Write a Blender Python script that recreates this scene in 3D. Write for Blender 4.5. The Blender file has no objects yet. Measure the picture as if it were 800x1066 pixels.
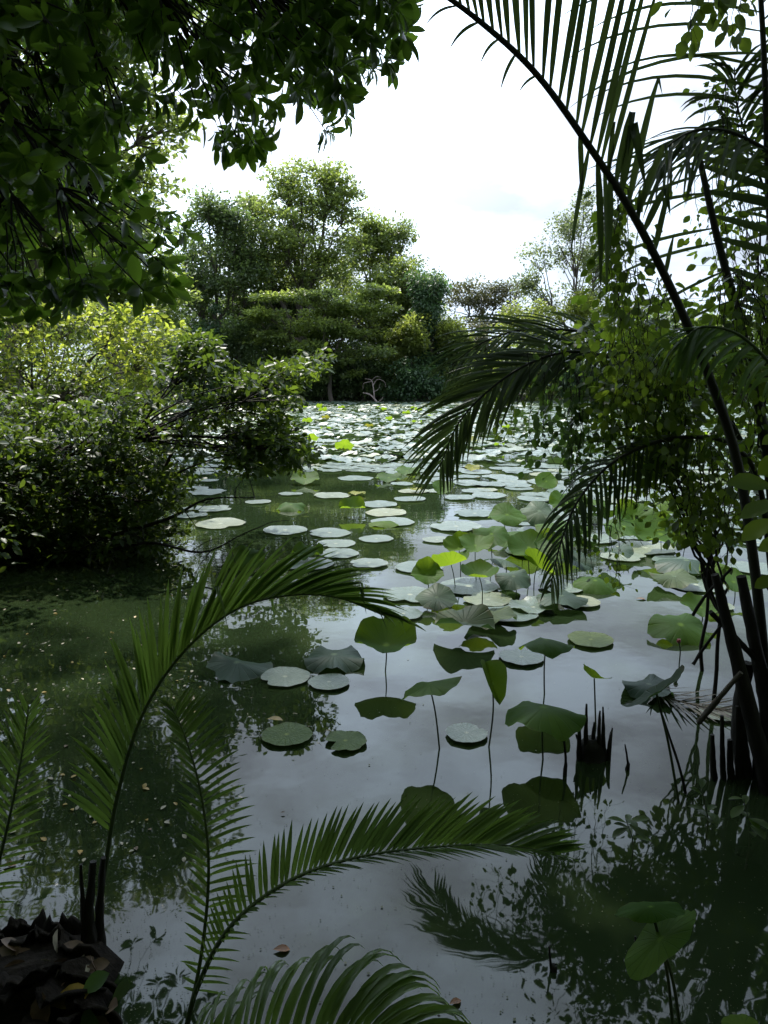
import bpy, math
import numpy as np
from mathutils import Vector, Matrix, Euler

rng = np.random.default_rng(11)
scene = bpy.context.scene
COL = scene.collection
rad = math.radians

# ------------------------------------------------------------------ camera
H = 1.8
FPX = 770.0
PITCH = math.atan(138 / FPX)
cam_d = bpy.data.cameras.new('camera')
cam_d.sensor_fit = 'HORIZONTAL'
cam_d.sensor_width = 36.0
cam_d.lens = 36.0 * FPX / 800.0
cam_d.clip_start = 0.05
cam_d.clip_end = 3000
cam = bpy.data.objects.new('camera', cam_d)
COL.objects.link(cam)
cam.location = (0, 0, H)
cam.rotation_euler = (math.pi / 2 - PITCH, 0, 0)
scene.camera = cam

cp, sp = math.cos(PITCH), math.sin(PITCH)


def ray(px, py):
    x = (px - 400) / FPX
    v = (533 - py) / FPX
    return np.array([x, cp + v * sp, -sp + v * cp])


def P(px, py, D):
    """the point seen at a photo pixel, D metres ahead of the viewer"""
    r = ray(px, py)
    return np.array([0, 0, H]) + r * (D / r[1])


def W(px, py):
    """the point of the pond's surface seen at a photo pixel"""
    r = ray(px, py)
    return np.array([0, 0, H]) + r * (H / -r[2])


# ------------------------------------------------------------------ mesh helpers
ORG = {}


def tag(o, label=None, cat=None, group=None, kind=None):
    if label: o['label'] = label
    if cat: o['category'] = cat
    if group: o['group'] = group
    if kind: o['kind'] = kind
    return o


def thing(name, loc, label, cat, group=None):
    o = bpy.data.objects.new(name, None)
    o.empty_display_size = 0.1
    COL.objects.link(o)
    o.location = tuple(float(c) for c in loc)
    ORG[o.name] = np.array(loc, float)
    return tag(o, label, cat, group)


def build_mesh(name, parts, mats, smooth=True, uvs=None, mat_idx=None):
    """parts: list of (V, F) with F an (m,k) integer array"""
    me = bpy.data.meshes.new(name)
    Vs, loops, starts, tot, mi = [], [], [], [], []
    off = 0
    ls = 0
    for pi, (V, F) in enumerate(parts):
        V = np.asarray(V, float).reshape(-1, 3)
        F = np.asarray(F, int)
        if len(F) == 0: continue
        Vs.append(V)
        m, k = F.shape
        loops.append((F + off).ravel())
        starts.append(ls + np.arange(m) * k)
        tot.append(np.full(m, k))
        mi.append(np.full(m, 0 if mat_idx is None else mat_idx[pi]))
        ls += m * k
        off += len(V)
    Vs = np.concatenate(Vs); loops = np.concatenate(loops)
    starts = np.concatenate(starts); tot = np.concatenate(tot); mi = np.concatenate(mi)
    me.vertices.add(len(Vs)); me.vertices.foreach_set('co', Vs.astype(np.float32).ravel())
    me.loops.add(len(loops)); me.loops.foreach_set('vertex_index', loops.astype(np.int32))
    me.polygons.add(len(starts))
    me.polygons.foreach_set('loop_start', starts.astype(np.int32))
    me.polygons.foreach_set('loop_total', tot.astype(np.int32))
    me.polygons.foreach_set('use_smooth', np.full(len(starts), smooth))
    for m_ in (mats if isinstance(mats, (list, tuple)) else [mats]):
        me.materials.append(m_)
    me.polygons.foreach_set('material_index', mi.astype(np.int32))
    if uvs is not None:
        uvs = np.asarray(uvs, float)
        ul = me.uv_layers.new(name='leaf')
        ul.data.foreach_set('uv', uvs[loops].astype(np.float32).ravel())
    me.update(calc_edges=True)
    me.validate()
    return me


def mk(name, parts, mats, parent=None, loc=None, smooth=True, uvs=None, mat_idx=None):
    org = ORG[parent.name] if parent is not None else np.array(loc if loc is not None else (0, 0, 0), float)
    parts = [(np.asarray(V, float).reshape(-1, 3) - org, F) for V, F in parts]
    me = build_mesh(name, parts, mats, smooth, uvs, mat_idx)
    o = bpy.data.objects.new(name, me)
    COL.objects.link(o)
    if parent is not None:
        o.parent = parent
    else:
        o.location = tuple(float(c) for c in org)
    ORG[o.name] = org
    return o


def nrm(a):
    a = np.asarray(a, float)
    return a / np.maximum(np.linalg.norm(a, axis=-1, keepdims=True), 1e-9)


def spline(pts, n):
    """Catmull-Rom through pts, n samples"""
    p = np.asarray(pts, float)
    p = np.vstack([2 * p[0] - p[1], p, 2 * p[-1] - p[-2]])
    seg = len(p) - 3
    t = np.linspace(0, seg, n)
    i = np.minimum(t.astype(int), seg - 1)
    u = (t - i)[:, None]
    a, b, c, d = p[i], p[i + 1], p[i + 2], p[i + 3]
    return 0.5 * ((2 * b) + (c - a) * u + (2 * a - 5 * b + 4 * c - d) * u ** 2 + (3 * b - a - 3 * c + d) * u ** 3)


def tube(pts, radii, sides=6, rough=0.0, cap=True):
    pts = np.asarray(pts, float)
    n = len(pts)
    radii = np.broadcast_to(np.asarray(radii, float), (n,)).copy()
    T = nrm(np.gradient(pts, axis=0))
    ref = np.array([0.31, 0.17, 0.93]) if abs(T[:, 2]).mean() < 0.8 else np.array([0.9, 0.3, 0.1])
    A = nrm(np.cross(T, ref)); B = np.cross(T, A)
    th = np.linspace(0, 2 * np.pi, sides, endpoint=False)
    ring = A[:, None, :] * np.cos(th)[None, :, None] + B[:, None, :] * np.sin(th)[None, :, None]
    rr = radii[:, None] * (1 + rough * rng.uniform(-1, 1, (n, sides)))
    V = (pts[:, None, :] + ring * rr[..., None]).reshape(-1, 3)
    i = np.arange(n - 1)[:, None] * sides
    j = np.arange(sides)[None, :]
    j2 = (j + 1) % sides
    F = np.stack([i + j, i + j2, i + sides + j2, i + sides + j], -1).reshape(-1, 4)
    if cap:
        V = np.vstack([V, pts[0], pts[-1]])
        c0, c1 = n * sides, n * sides + 1
        jj = np.arange(sides); kk = (jj + 1) % sides
        Fc = np.vstack([np.stack([np.full(sides, c0), kk, jj, jj], -1), np.stack([np.full(sides, c1), (n - 1) * sides + jj, (n - 1) * sides + kk, (n - 1) * sides + kk], -1)])
        tri = Fc[:, :3]
        return [(V, F), (V, tri)]
    return [(V, F)]


def tubes(lst):
    out = []
    for a in lst:
        out += a
    return out


# ---- leaf templates: (V, tri/quad arrays); y is the leaf axis, z its face normal
def leaf_template(hw, bend=0.18, fold=0.12, wave=0.0):
    """hw: list of (t, halfwidth)"""
    V = []; F4 = []; F3 = []
    V.append((0, 0, 0))
    mids = hw[1:-1]
    for k, (t, w) in enumerate(mids):
        z = -bend * t * t
        V += [(-w, t, z + fold * w + wave * (k % 2)), (0, t, z), (w, t, z + fold * w - wave * (k % 2))]
    V.append((0, hw[-1][0], -bend))
    n = len(mids); tip = 1 + 3 * n
    F3 += [(0, 2, 1), (0, 3, 2)]
    for k in range(n - 1):
        a = 1 + 3 * k; b = a + 3
        F4 += [(a, a + 1, b + 1, b), (a + 1, a + 2, b + 2, b + 1)]
    a = 1 + 3 * (n - 1)
    F3 += [(a, a + 1, tip), (a + 1, a + 2, tip)]
    return np.array(V, float), np.array(F4, int).reshape(-1, 4), np.array(F3, int)


L_FAR = (np.array([(0, 0, 0), (.3, .5, .07), (0, 1, -.06), (-.3, .5, .07)], float), np.zeros((0, 4), int), np.array([(0, 1, 2), (0, 2, 3)]))
L_MID = leaf_template([(0, 0), (.35, .25), (.7, .22), (1, 0)], .12, .3)
L_BIG = leaf_template([(0, 0), (.12, .05), (.32, .15), (.55, .215), (.75, .2), (.9, .11), (1, 0)], .2, .35)
L_RND = leaf_template([(0, 0), (.14, .2), (.4, .36), (.68, .3), (.88, .14), (1, 0)], .15, .2)
L_THIN = leaf_template([(0, 0), (.3, .09), (.7, .07), (1, 0)], .3, .2)


def scatter(tpl, pos, d, nvec, size, wscale=None):
    TV, F4, F3 = tpl
    pos = np.asarray(pos, float); N = len(pos)
    d = nrm(d); x = nrm(np.cross(d, nvec)); z = np.cross(x, d)
    s = np.broadcast_to(np.asarray(size, float), (N,))
    ws = np.ones(N) if wscale is None else wscale
    V = pos[:, None, :] + (TV[None, :, 0:1] * x[:, None, :] * ws[:, None, None] + TV[None, :, 1:2] * d[:, None, :] + TV[None, :, 2:3] * z[:, None, :]) * s[:, None, None]
    k = len(TV)
    offs = (np.arange(N) * k)[:, None, None]
    V = V.reshape(-1, 3)
    out = []
    fs = []
    if len(F4): fs.append((F4[None] + offs).reshape(-1, 4))
    if len(F3): fs.append((F3[None] + offs).reshape(-1, 3))
    # both arrays index the same vertices: return as one shared block
    return V, fs


def mk_scatter(name, blocks, mats, parent=None, loc=None, mat_idx=None):
    """blocks: list of (V, [F...]) sharing V"""
    org = ORG[parent.name] if parent is not None else np.array(loc if loc is not None else (0, 0, 0), float)
    me = bpy.data.meshes.new(name)
    Vs, loops, tot, mi = [], [], [], []
    off = 0
    for bi, (V, fs) in enumerate(blocks):
        Vs.append(V - org)
        for F in fs:
            if len(F) == 0: continue
            loops.append((F + off).ravel()); tot.append(np.full(len(F), F.shape[1]))
            mi.append(np.full(len(F), 0 if mat_idx is None else mat_idx[bi]))
        off += len(V)
    Vs = np.concatenate(Vs); loops = np.concatenate(loops); tot = np.concatenate(tot); mi = np.concatenate(mi)
    starts = np.concatenate([[0], np.cumsum(tot)[:-1]])
    me.vertices.add(len(Vs)); me.vertices.foreach_set('co', Vs.astype(np.float32).ravel())
    me.loops.add(len(loops)); me.loops.foreach_set('vertex_index', loops.astype(np.int32))
    me.polygons.add(len(tot))
    me.polygons.foreach_set('loop_start', starts.astype(np.int32))
    me.polygons.foreach_set('loop_total', tot.astype(np.int32))
    me.polygons.foreach_set('use_smooth', np.full(len(tot), True))
    for m_ in (mats if isinstance(mats, (list, tuple)) else [mats]): me.materials.append(m_)
    me.polygons.foreach_set('material_index', mi.astype(np.int32))
    me.update(calc_edges=True)
    o = bpy.data.objects.new(name, me)
    COL.objects.link(o)
    if parent is not None: o.parent = parent
    else: o.location = tuple(float(c) for c in org)
    ORG[o.name] = org
    return o


# ------------------------------------------------------------------ materials
def new_mat(name):
    m = bpy.data.materials.new(name)
    m.use_nodes = True
    nt = m.node_tree
    nt.nodes.clear()
    out = nt.nodes.new('ShaderNodeOutputMaterial')
    return m, nt, out


def N(nt, typ, **kw):
    n = nt.nodes.new(typ)
    for k, v in kw.items():
        if k in n.inputs: n.inputs[k].default_value = v
        else: setattr(n, k, v)
    return n


def ramp(nt, stops, interp='LINEAR'):
    r = nt.nodes.new('ShaderNodeValToRGB')
    r.color_ramp.interpolation = interp
    e = r.color_ramp.elements
    while len(e) < len(stops): e.new(0.5)
    for el, (p_, c) in zip(e, stops):
        el.position = p_; el.color = (*c, 1)
    return r


def leaf_mat(name, cols, transl, tfac=0.35, rough=0.4, clump=0.6, spec=0.5, clump_col=None, edge=None):
    """cols: list of base colours picked per leaf; clumps of the crown vary on a larger scale"""
    m, nt, out = new_mat(name)
    L = nt.links.new
    geo = N(nt, 'ShaderNodeNewGeometry')
    k = len(cols)
    r = ramp(nt, [((i + .0) / max(k - 1, 1), c) for i, c in enumerate(cols)])
    L(geo.outputs['Random Per Island'], r.inputs[0])
    tc = N(nt, 'ShaderNodeTexCoord')
    nz = N(nt, 'ShaderNodeTexNoise', Scale=clump, Detail=2.0)
    L(tc.outputs['Object'], nz.inputs['Vector'])
    r2 = ramp(nt, [(.35, (.72, .74, .8)), (.65, (1.2, 1.15, .95))])
    L(nz.outputs['Fac'], r2.inputs[0])
    mul = N(nt, 'ShaderNodeMixRGB', blend_type='MULTIPLY', Fac=1.0)
    L(r.outputs[0], mul.inputs[1]); L(r2.outputs[0], mul.inputs[2])
    bs = N(nt, 'ShaderNodeBsdfPrincipled', Roughness=rough)
    bs.inputs['Specular IOR Level'].default_value = spec
    L(mul.outputs[0], bs.inputs['Base Color'])
    tr = N(nt, 'ShaderNodeBsdfTranslucent')
    tm = N(nt, 'ShaderNodeMixRGB', blend_type='MULTIPLY', Fac=1.0)
    tm.inputs[1].default_value = (*transl, 1)
    L(r2.outputs[0], tm.inputs[2])
    tm2 = N(nt, 'ShaderNodeHueSaturation', Saturation=1.0)
    vmap = N(nt, 'ShaderNodeMapRange'); vmap.inputs[3].default_value = .6; vmap.inputs[4].default_value = 1.35
    L(geo.outputs['Random Per Island'], vmap.inputs[0])
    L(vmap.outputs[0], tm2.inputs['Value'])
    L(tm.outputs[0], tm2.inputs['Color'])
    L(tm2.outputs[0], tr.inputs[0])
    mix = N(nt, 'ShaderNodeMixShader', Fac=tfac)
    L(bs.outputs[0], mix.inputs[1]); L(tr.outputs[0], mix.inputs[2])
    L(mix.outputs[0], out.inputs[0])
    return m


def bark_mat(name, c1, c2, scale=8, rough=.85, bump=.5, stretch=(1, 1, .25)):
    m, nt, out = new_mat(name)
    L = nt.links.new
    tc = N(nt, 'ShaderNodeTexCoord'); mp = N(nt, 'ShaderNodeMapping'); mp.inputs['Scale'].default_value = stretch
    L(tc.outputs['Object'], mp.inputs[0])
    nz = N(nt, 'ShaderNodeTexNoise', Scale=scale, Detail=6.0, Roughness=.65)
    L(mp.outputs[0], nz.inputs['Vector'])
    r = ramp(nt, [(.32, c1), (.68, c2)])
    L(nz.outputs['Fac'], r.inputs[0])
    bs = N(nt, 'ShaderNodeBsdfPrincipled', Roughness=rough)
    L(r.outputs[0], bs.inputs['Base Color'])
    bp = N(nt, 'ShaderNodeBump', Strength=bump, Distance=.02)
    L(nz.outputs['Fac'], bp.inputs['Height']); L(bp.outputs[0], bs.inputs['Normal'])
    L(bs.outputs[0], out.inputs[0])
    return m


def lotus_mat(name, c1, c2, under, transl, tfac=.3, rough=.42, brown=.5, sheen=0, spec=.15):
    m, nt, out = new_mat(name)
    L = nt.links.new
    uv = N(nt, 'ShaderNodeUVMap', uv_map='leaf')
    sep = N(nt, 'ShaderNodeSeparateXYZ'); L(uv.outputs[0], sep.inputs[0])
    an = N(nt, 'ShaderNodeMath', operation='ARCTAN2'); L(sep.outputs[1], an.inputs[0]); L(sep.outputs[0], an.inputs[1])
    ml = N(nt, 'ShaderNodeMath', operation='MULTIPLY'); ml.inputs[1].default_value = 20.0; L(an.outputs[0], ml.inputs[0])
    co = N(nt, 'ShaderNodeMath', operation='COSINE'); L(ml.outputs[0], co.inputs[0])
    ab = N(nt, 'ShaderNodeMapRange'); ab.inputs[1].default_value = .86; ab.inputs[2].default_value = 1.0
    L(co.outputs[0], ab.inputs[0])
    ln = N(nt, 'ShaderNodeVectorMath', operation='LENGTH'); L(uv.outputs[0], ln.inputs[0])
    oi = N(nt, 'ShaderNodeObjectInfo')
    geo = N(nt, 'ShaderNodeNewGeometry')
    add = N(nt, 'ShaderNodeMath', operation='ADD'); L(oi.outputs['Random'], add.inputs[0]); L(geo.outputs['Random Per Island'], add.inputs[1])
    fr = N(nt, 'ShaderNodeMath', operation='FRACT'); L(add.outputs[0], fr.inputs[0])
    r = ramp(nt, [(0, c1), (.8, c2), (1, (c2[0] * 1.6, c2[1] * 1.25, c2[2] * .7))])
    L(fr.outputs[0], r.inputs[0])
    tc = N(nt, 'ShaderNodeTexCoord')
    nz = N(nt, 'ShaderNodeTexNoise', Scale=9.0, Detail=4.0); L(tc.outputs['Object'], nz.inputs['Vector'])
    # veins lighter
    mv = N(nt, 'ShaderNodeMixRGB', blend_type='MIX'); mv.inputs[2].default_value = (c2[0] * 1.9, c2[1] * 1.6, c2[2] * 1.5, 1)
    vf = N(nt, 'ShaderNodeMath', operation='MULTIPLY'); vf.inputs[1].default_value = .5; L(ab.outputs[0], vf.inputs[0])
    L(vf.outputs[0], mv.inputs[0]); L(r.outputs[0], mv.inputs[1])
    cd = N(nt, 'ShaderNodeMapRange'); cd.inputs[1].default_value = .13; cd.inputs[2].default_value = .05; L(ln.outputs[1], cd.inputs[0])
    mc = N(nt, 'ShaderNodeMixRGB'); mc.inputs[2].default_value = (c2[0] * 3, c2[1] * 2.4, c2[2] * 2.2, 1)
    L(cd.outputs[0], mc.inputs[0]); L(mv.outputs[0], mc.inputs[1]); mv = mc
    # brown dried rim and blotches
    br = N(nt, 'ShaderNodeMath', operation='MULTIPLY_ADD'); L(nz.outputs['Fac'], br.inputs[0]); br.inputs[1].default_value = .9; L(ln.outputs[1], br.inputs[2])
    bm = N(nt, 'ShaderNodeMapRange'); bm.inputs[1].default_value = 1.42; bm.inputs[2].default_value = 1.55; bm.inputs[4].default_value = brown
    L(br.outputs[0], bm.inputs[0])
    mb = N(nt, 'ShaderNodeMixRGB'); mb.inputs[2].default_value = (.09, .06, .03, 1)
    L(bm.outputs[0], mb.inputs[0]); L(mv.outputs[0], mb.inputs[1])
    nzb = N(nt, 'ShaderNodeTexNoise', Scale=3.0, Detail=3.0); L(tc.outputs['Object'], nzb.inputs['Vector'])
    rb = ramp(nt, [(.3, (.75, .8, .8)), (.7, (1.15, 1.1, 1.1))]); L(nzb.outputs['Fac'], rb.inputs[0])
    mm = N(nt, 'ShaderNodeMixRGB', blend_type='MULTIPLY', Fac=1.0); L(mb.outputs[0], mm.inputs[1]); L(rb.outputs[0], mm.inputs[2])
    mu = N(nt, 'ShaderNodeMixRGB'); L(geo.outputs['Backfacing'], mu.inputs[0]); L(mm.outputs[0], mu.inputs[1]); mu.inputs[2].default_value = (*under, 1)
    bs = N(nt, 'ShaderNodeBsdfPrincipled', Roughness=rough)
    L(mu.outputs[0], bs.inputs['Base Color'])
    bs.inputs['Specular IOR Level'].default_value = spec; bs.inputs['Sheen Weight'].default_value = sheen; bs.inputs['Coat Weight'].default_value = 1.0 if sheen else 0.0; bs.inputs['Coat IOR'].default_value = 1.22; bs.inputs['Coat Roughness'].default_value = .4; bs.inputs['Sheen Roughness'].default_value = .13
    bp = N(nt, 'ShaderNodeBump', Strength=.8, Distance=.008)
    ba = N(nt, 'ShaderNodeMath', operation='MULTIPLY_ADD'); L(ab.outputs[0], ba.inputs[0]); ba.inputs[1].default_value = -.6; L(nz.outputs['Fac'], ba.inputs[2])
    L(ba.outputs[0], bp.inputs['Height']); L(bp.outputs[0], bs.inputs['Normal'])
    tr = N(nt, 'ShaderNodeBsdfTranslucent'); 
    tmx = N(nt, 'ShaderNodeMixRGB', blend_type='MULTIPLY'); tmx.inputs[0].default_value = 1.0; tmx.inputs[1].default_value = (*transl, 1); L(rb.outputs[0], tmx.inputs[2])
    tv = N(nt, 'ShaderNodeMixRGB', blend_type='MULTIPLY'); tv.inputs[2].default_value = (.45, .55, .4, 1); L(vf.outputs[0], tv.inputs[0]); L(tmx.outputs[0], tv.inputs[1])
    L(tv.outputs[0], tr.inputs[0])
    mix = N(nt, 'ShaderNodeMixShader', Fac=tfac)
    L(bs.outputs[0], mix.inputs[1]); L(tr.outputs[0], mix.inputs[2]); L(mix.outputs[0], out.inputs[0])
    return m


M = {}
M['canopy'] = leaf_mat('glossy canopy leaf', [(.035, .07, .018), (.055, .1, .024), (.045, .085, .02)], (.3, .52, .05), .45, .34, 1.2)
M['palm'] = leaf_mat('palm leaflet', [(.045, .09, .03), (.07, .13, .04), (.055, .11, .035)], (.2, .36, .06), .32, .33, 2.0)
M['palm_dark'] = leaf_mat('dark palm leaflet', [(.035, .06, .03), (.055, .085, .04), (.045, .075, .034)], (.13, .2, .05), .28, .38, 2.0)
M['palm_young'] = leaf_mat('young palm leaflet', [(.06, .11, .032), (.1, .16, .045), (.08, .135, .038)], (.24, .4, .06), .32, .3, 2.5)
M['vine'] = leaf_mat('vine leaf', [(.03, .06, .012), (.055, .1, .02), (.04, .08, .016)], (.34, .5, .045), .44, .45, 3.0)
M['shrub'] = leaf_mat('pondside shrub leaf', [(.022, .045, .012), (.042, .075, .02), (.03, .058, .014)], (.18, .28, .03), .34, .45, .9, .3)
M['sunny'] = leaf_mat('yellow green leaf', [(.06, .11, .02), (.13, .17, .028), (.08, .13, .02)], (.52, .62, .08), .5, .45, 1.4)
M['far_dark'] = leaf_mat('dark evergreen leaf', [(.045, .078, .032), (.085, .125, .048), (.062, .098, .038)], (.24, .36, .09), .4, .45, .3)
M['far_mid'] = leaf_mat('mid green tree leaf', [(.07, .11, .034), (.12, .16, .05), (.09, .135, .038)], (.4, .52, .11), .44, .4, .3)
M['far_yel'] = leaf_mat('yellowish tree leaf', [(.08, .12, .03), (.13, .16, .04), (.1, .13, .03)], (.45, .55, .1), .42, .42, .3)
M['far_olive'] = leaf_mat('olive tree leaf', [(.07, .075, .035), (.1, .1, .05), (.08, .09, .04)], (.2, .22, .08), .33, .5, .3)
M['far_pale'] = leaf_mat('pale airy leaf', [(.09, .13, .06), (.13, .17, .08), (.1, .14, .06)], (.3, .38, .14), .38, .42, .3)
M['creeper'] = leaf_mat('creeper leaf', [(.03, .07, .03), (.05, .1, .04), (.04, .085, .035)], (.12, .24, .07), .35, .5, .6)
M['vine_dark'] = leaf_mat('dark vine leaf', [(.025, .05, .012), (.05, .085, .02), (.035, .065, .015)], (.26, .42, .04), .42, .45, 3.0, .25)  # darker vine leaf colour, for variety between the vines
M['broad'] = leaf_mat('broad leaf', [(.05, .1, .015), (.08, .14, .025)], (.36, .5, .04), .45, .5, 3.0, .2)
M['bark'] = bark_mat('grey brown bark', (.05, .04, .03), (.14, .12, .1))
M['bark_dark'] = bark_mat('dark wet bark', (.01, .008, .006), (.03, .024, .018), 14)
M['wet_husk'] = bark_mat('wet rotting husk', (.005, .004, .003), (.024, .019, .014), 22, .95, .9)
M['wet_husk'].node_tree.nodes['Principled BSDF'].inputs['Specular IOR Level'].default_value = .12
M['rachis'] = bark_mat('green frond stem', (.035, .06, .018), (.07, .1, .03), 10, .5, .2)
M['rachis_dark'] = bark_mat('dark frond stem', (.012, .014, .009), (.035, .035, .02), 14, .6, .4)
M['stalk'] = bark_mat('lotus stalk', (.05, .08, .03), (.09, .1, .05), 20, .6, .3)
M['deadwood'] = bark_mat('bleached dead wood', (.3, .22, .2), (.5, .42, .4), 10)
M['husk'] = bark_mat('rotting palm husk', (.006, .005, .004), (.024, .019, .015), 18, .7, .8)
M['pad'] = lotus_mat('floating lotus pad', (.07, .115, .09), (.13, .175, .14), (.12, .17, .07), (.2, .35, .08), .08, .33, sheen=1.0, spec=.14)
M['pad_green'] = lotus_mat('fresh green lotus pad', (.07, .125, .04), (.1, .15, .045), (.08, .13, .04), (.2, .35, .05), .15, .45)
M['lotus'] = lotus_mat('raised lotus leaf', (.035, .09, .012), (.055, .12, .018), (.06, .12, .018), (.3, .46, .025), .42, .6)
M['lotus_dark'] = lotus_mat('dull drooping lotus leaf', (.025, .055, .035), (.045, .08, .05), (.035, .06, .022), (.1, .2, .04), .22, .5)
M['lotus_yellow'] = lotus_mat('yellowing lotus leaf', (.2, .24, .03), (.24, .25, .04), (.2, .22, .05), (.3, .3, .03), .4, .5)


def plain(name, c, rough=.6, tf=0, tc_=(0, 0, 0)):
    m, nt, out = new_mat(name)
    bs = N(nt, 'ShaderNodeBsdfPrincipled', Roughness=rough)
    tc = N(nt, 'ShaderNodeTexCoord'); nz = N(nt, 'ShaderNodeTexNoise', Scale=30.0, Detail=4.0)
    nt.links.new(tc.outputs['Object'], nz.inputs['Vector'])
    r = ramp(nt, [(.3, tuple(x * .55 for x in c)), (.7, tuple(min(1, x * 1.25) for x in c))])
    nt.links.new(nz.outputs['Fac'], r.inputs[0]); nt.links.new(r.outputs[0], bs.inputs['Base Color'])
    if tf:
        tr = N(nt, 'ShaderNodeBsdfTranslucent'); tr.inputs[0].default_value = (*tc_, 1)
        mx = N(nt, 'ShaderNodeMixShader', Fac=tf)
        nt.links.new(bs.outputs[0], mx.inputs[1]); nt.links.new(tr.outputs[0], mx.inputs[2]); nt.links.new(mx.outputs[0], out.inputs[0])
    else:
        nt.links.new(bs.outputs[0], out.inputs[0])
    return m


M['dead_yellow'] = plain('yellow dead leaf', (.4, .26, .05), .5, .25, (.5, .35, .05))
M['dead_orange'] = plain('orange dead leaf', (.3, .12, .035), .5, .25, (.4, .2, .05))
M['dead_brown'] = plain('brown dead leaf', (.13, .08, .045), .6)
M['dead_pale'] = plain('pale dead leaf', (.34, .3, .22), .6)
M['dead_grey'] = plain('weathered grey frond', (.1, .09, .07), .7)
M['petal'] = plain('pink petal', (.55, .36, .36), .5, .3, (.7, .3, .3))
M['speck'] = plain('floating speck', (.1, .11, .06), .7)
M['cut'] = plain('pale cut wood', (.4, .3, .2), .7)

# ------------------------------------------------------------------ terrain and water
def shore_left(y): return -3.7 - np.maximum(0, y - 8) * .42
def shore_right(y): return 2.45 + np.maximum(0, y - 3.6) * .95
def height(x, y):
    n = .12 * np.sin(x * 1.7 + y * .6) + .08 * np.sin(x * 3.1 - y * 2.3)
    d = np.minimum.reduce([x - shore_left(y), shore_right(y) - x, y - (1.45 + .12 * np.sin(x * 3)), 61.5 + .04 * x - y + 8 * n * .15]) + n * .4
    h = np.where(d > 0, -np.minimum(d * .45, .7), np.minimum(-d * .4, .35 + np.minimum(-d, 40) * .012))
    return h + np.where(d < -.3, n * .25, n * .05)


def axis(lo, hi, near_lo, near_hi, step):
    core = np.arange(near_lo, near_hi, step)
    a = [near_hi]
    s = step
    while a[-1] < hi: s *= 1.12; a.append(a[-1] + s)
    b = [near_lo]; s = step
    while b[-1] > lo: s *= 1.12; b.append(b[-1] - s)
    return np.array(sorted(set(list(core) + a + b[1:])))


gx = axis(-400, 400, -8, 8, .2); gy = axis(-400, 400, -3, 12, .2)
X, Y = np.meshgrid(gx, gy)
Z = height(X, Y)
nx, ny = len(gx), len(gy)
idx = np.arange(nx * ny).reshape(ny, nx)
F = np.stack([idx[:-1, :-1], idx[:-1, 1:], idx[1:, 1:], idx[1:, :-1]], -1).reshape(-1, 4)
m, nt, out = new_mat('muddy leaf litter ground')
tc = N(nt, 'ShaderNodeTexCoord')
nz = N(nt, 'ShaderNodeTexNoise', Scale=3.0, Detail=8.0, Roughness=.7); nt.links.new(tc.outputs['Object'], nz.inputs['Vector'])
r = ramp(nt, [(.3, (.02, .018, .012)), (.5, (.05, .042, .028)), (.7, (.04, .055, .02))]); nt.links.new(nz.outputs['Fac'], r.inputs[0])
bs = N(nt, 'ShaderNodeBsdfPrincipled', Roughness=.9); nt.links.new(r.outputs[0], bs.inputs['Base Color'])
bp = N(nt, 'ShaderNodeBump', Strength=.6, Distance=.05); nt.links.new(nz.outputs['Fac'], bp.inputs['Height']); nt.links.new(bp.outputs[0], bs.inputs['Normal'])
nt.links.new(bs.outputs[0], out.inputs[0])
g = mk('ground', [(np.stack([X, Y, Z], -1).reshape(-1, 3), F)], m)
tag(g, 'muddy ground of the pond banks', None, None, 'structure')

m, nt, out = new_mat('murky green pond water')
L = nt.links.new
tc = N(nt, 'ShaderNodeTexCoord')
nz = N(nt, 'ShaderNodeTexNoise', Scale=.35, Detail=5.0, Roughness=.6); L(tc.outputs['Object'], nz.inputs['Vector'])
r = ramp(nt, [(.3, (.009, .017, .007)), (.52, (.017, .028, .011)), (.72, (.036, .05, .02))]); L(nz.outputs['Fac'], r.inputs[0])
bs = N(nt, 'ShaderNodeBsdfPrincipled', Roughness=.02); bs.inputs['IOR'].default_value = 1.333
L(r.outputs[0], bs.inputs['Base Color'])
n2 = N(nt, 'ShaderNodeTexNoise', Scale=5.0, Detail=2.0); L(tc.outputs['Object'], n2.inputs['Vector'])
n3 = N(nt, 'ShaderNodeTexNoise', Scale=.9, Detail=2.0); L(tc.outputs['Object'], n3.inputs['Vector'])
ad = N(nt, 'ShaderNodeMath', operation='MULTIPLY_ADD'); L(n3.outputs['Fac'], ad.inputs[0]); ad.inputs[1].default_value = 2.0; L(n2.outputs['Fac'], ad.inputs[2])
bp = N(nt, 'ShaderNodeBump', Strength=.045, Distance=.02); L(ad.outputs[0], bp.inputs['Height']); L(bp.outputs[0], bs.inputs['Normal'])
L(bs.outputs[0], out.inputs[0])
wv = np.array([(-60, -3, 0), (80, -3, 0), (80, 75, 0), (-60, 75, 0)], float)
w = mk('water', [(wv, np.array([[0, 1, 2, 3]]))], m, smooth=False)
tag(w, 'still murky green pond water mirroring the sky', None, None, 'structure')


# ------------------------------------------------------------------ trees
def kmeans(p, k, it=6):
    k = min(k, len(p))
    c = p[rng.choice(len(p), k, replace=False)].copy()
    for _ in range(it):
        a = np.argmin(((p[:, None] - c[None]) ** 2).sum(-1), 1)
        for j in range(k):
            if (a == j).any(): c[j] = p[a == j].mean(0)
    a = np.argmin(((p[:, None] - c[None]) ** 2).sum(-1), 1)
    return c, a


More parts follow.
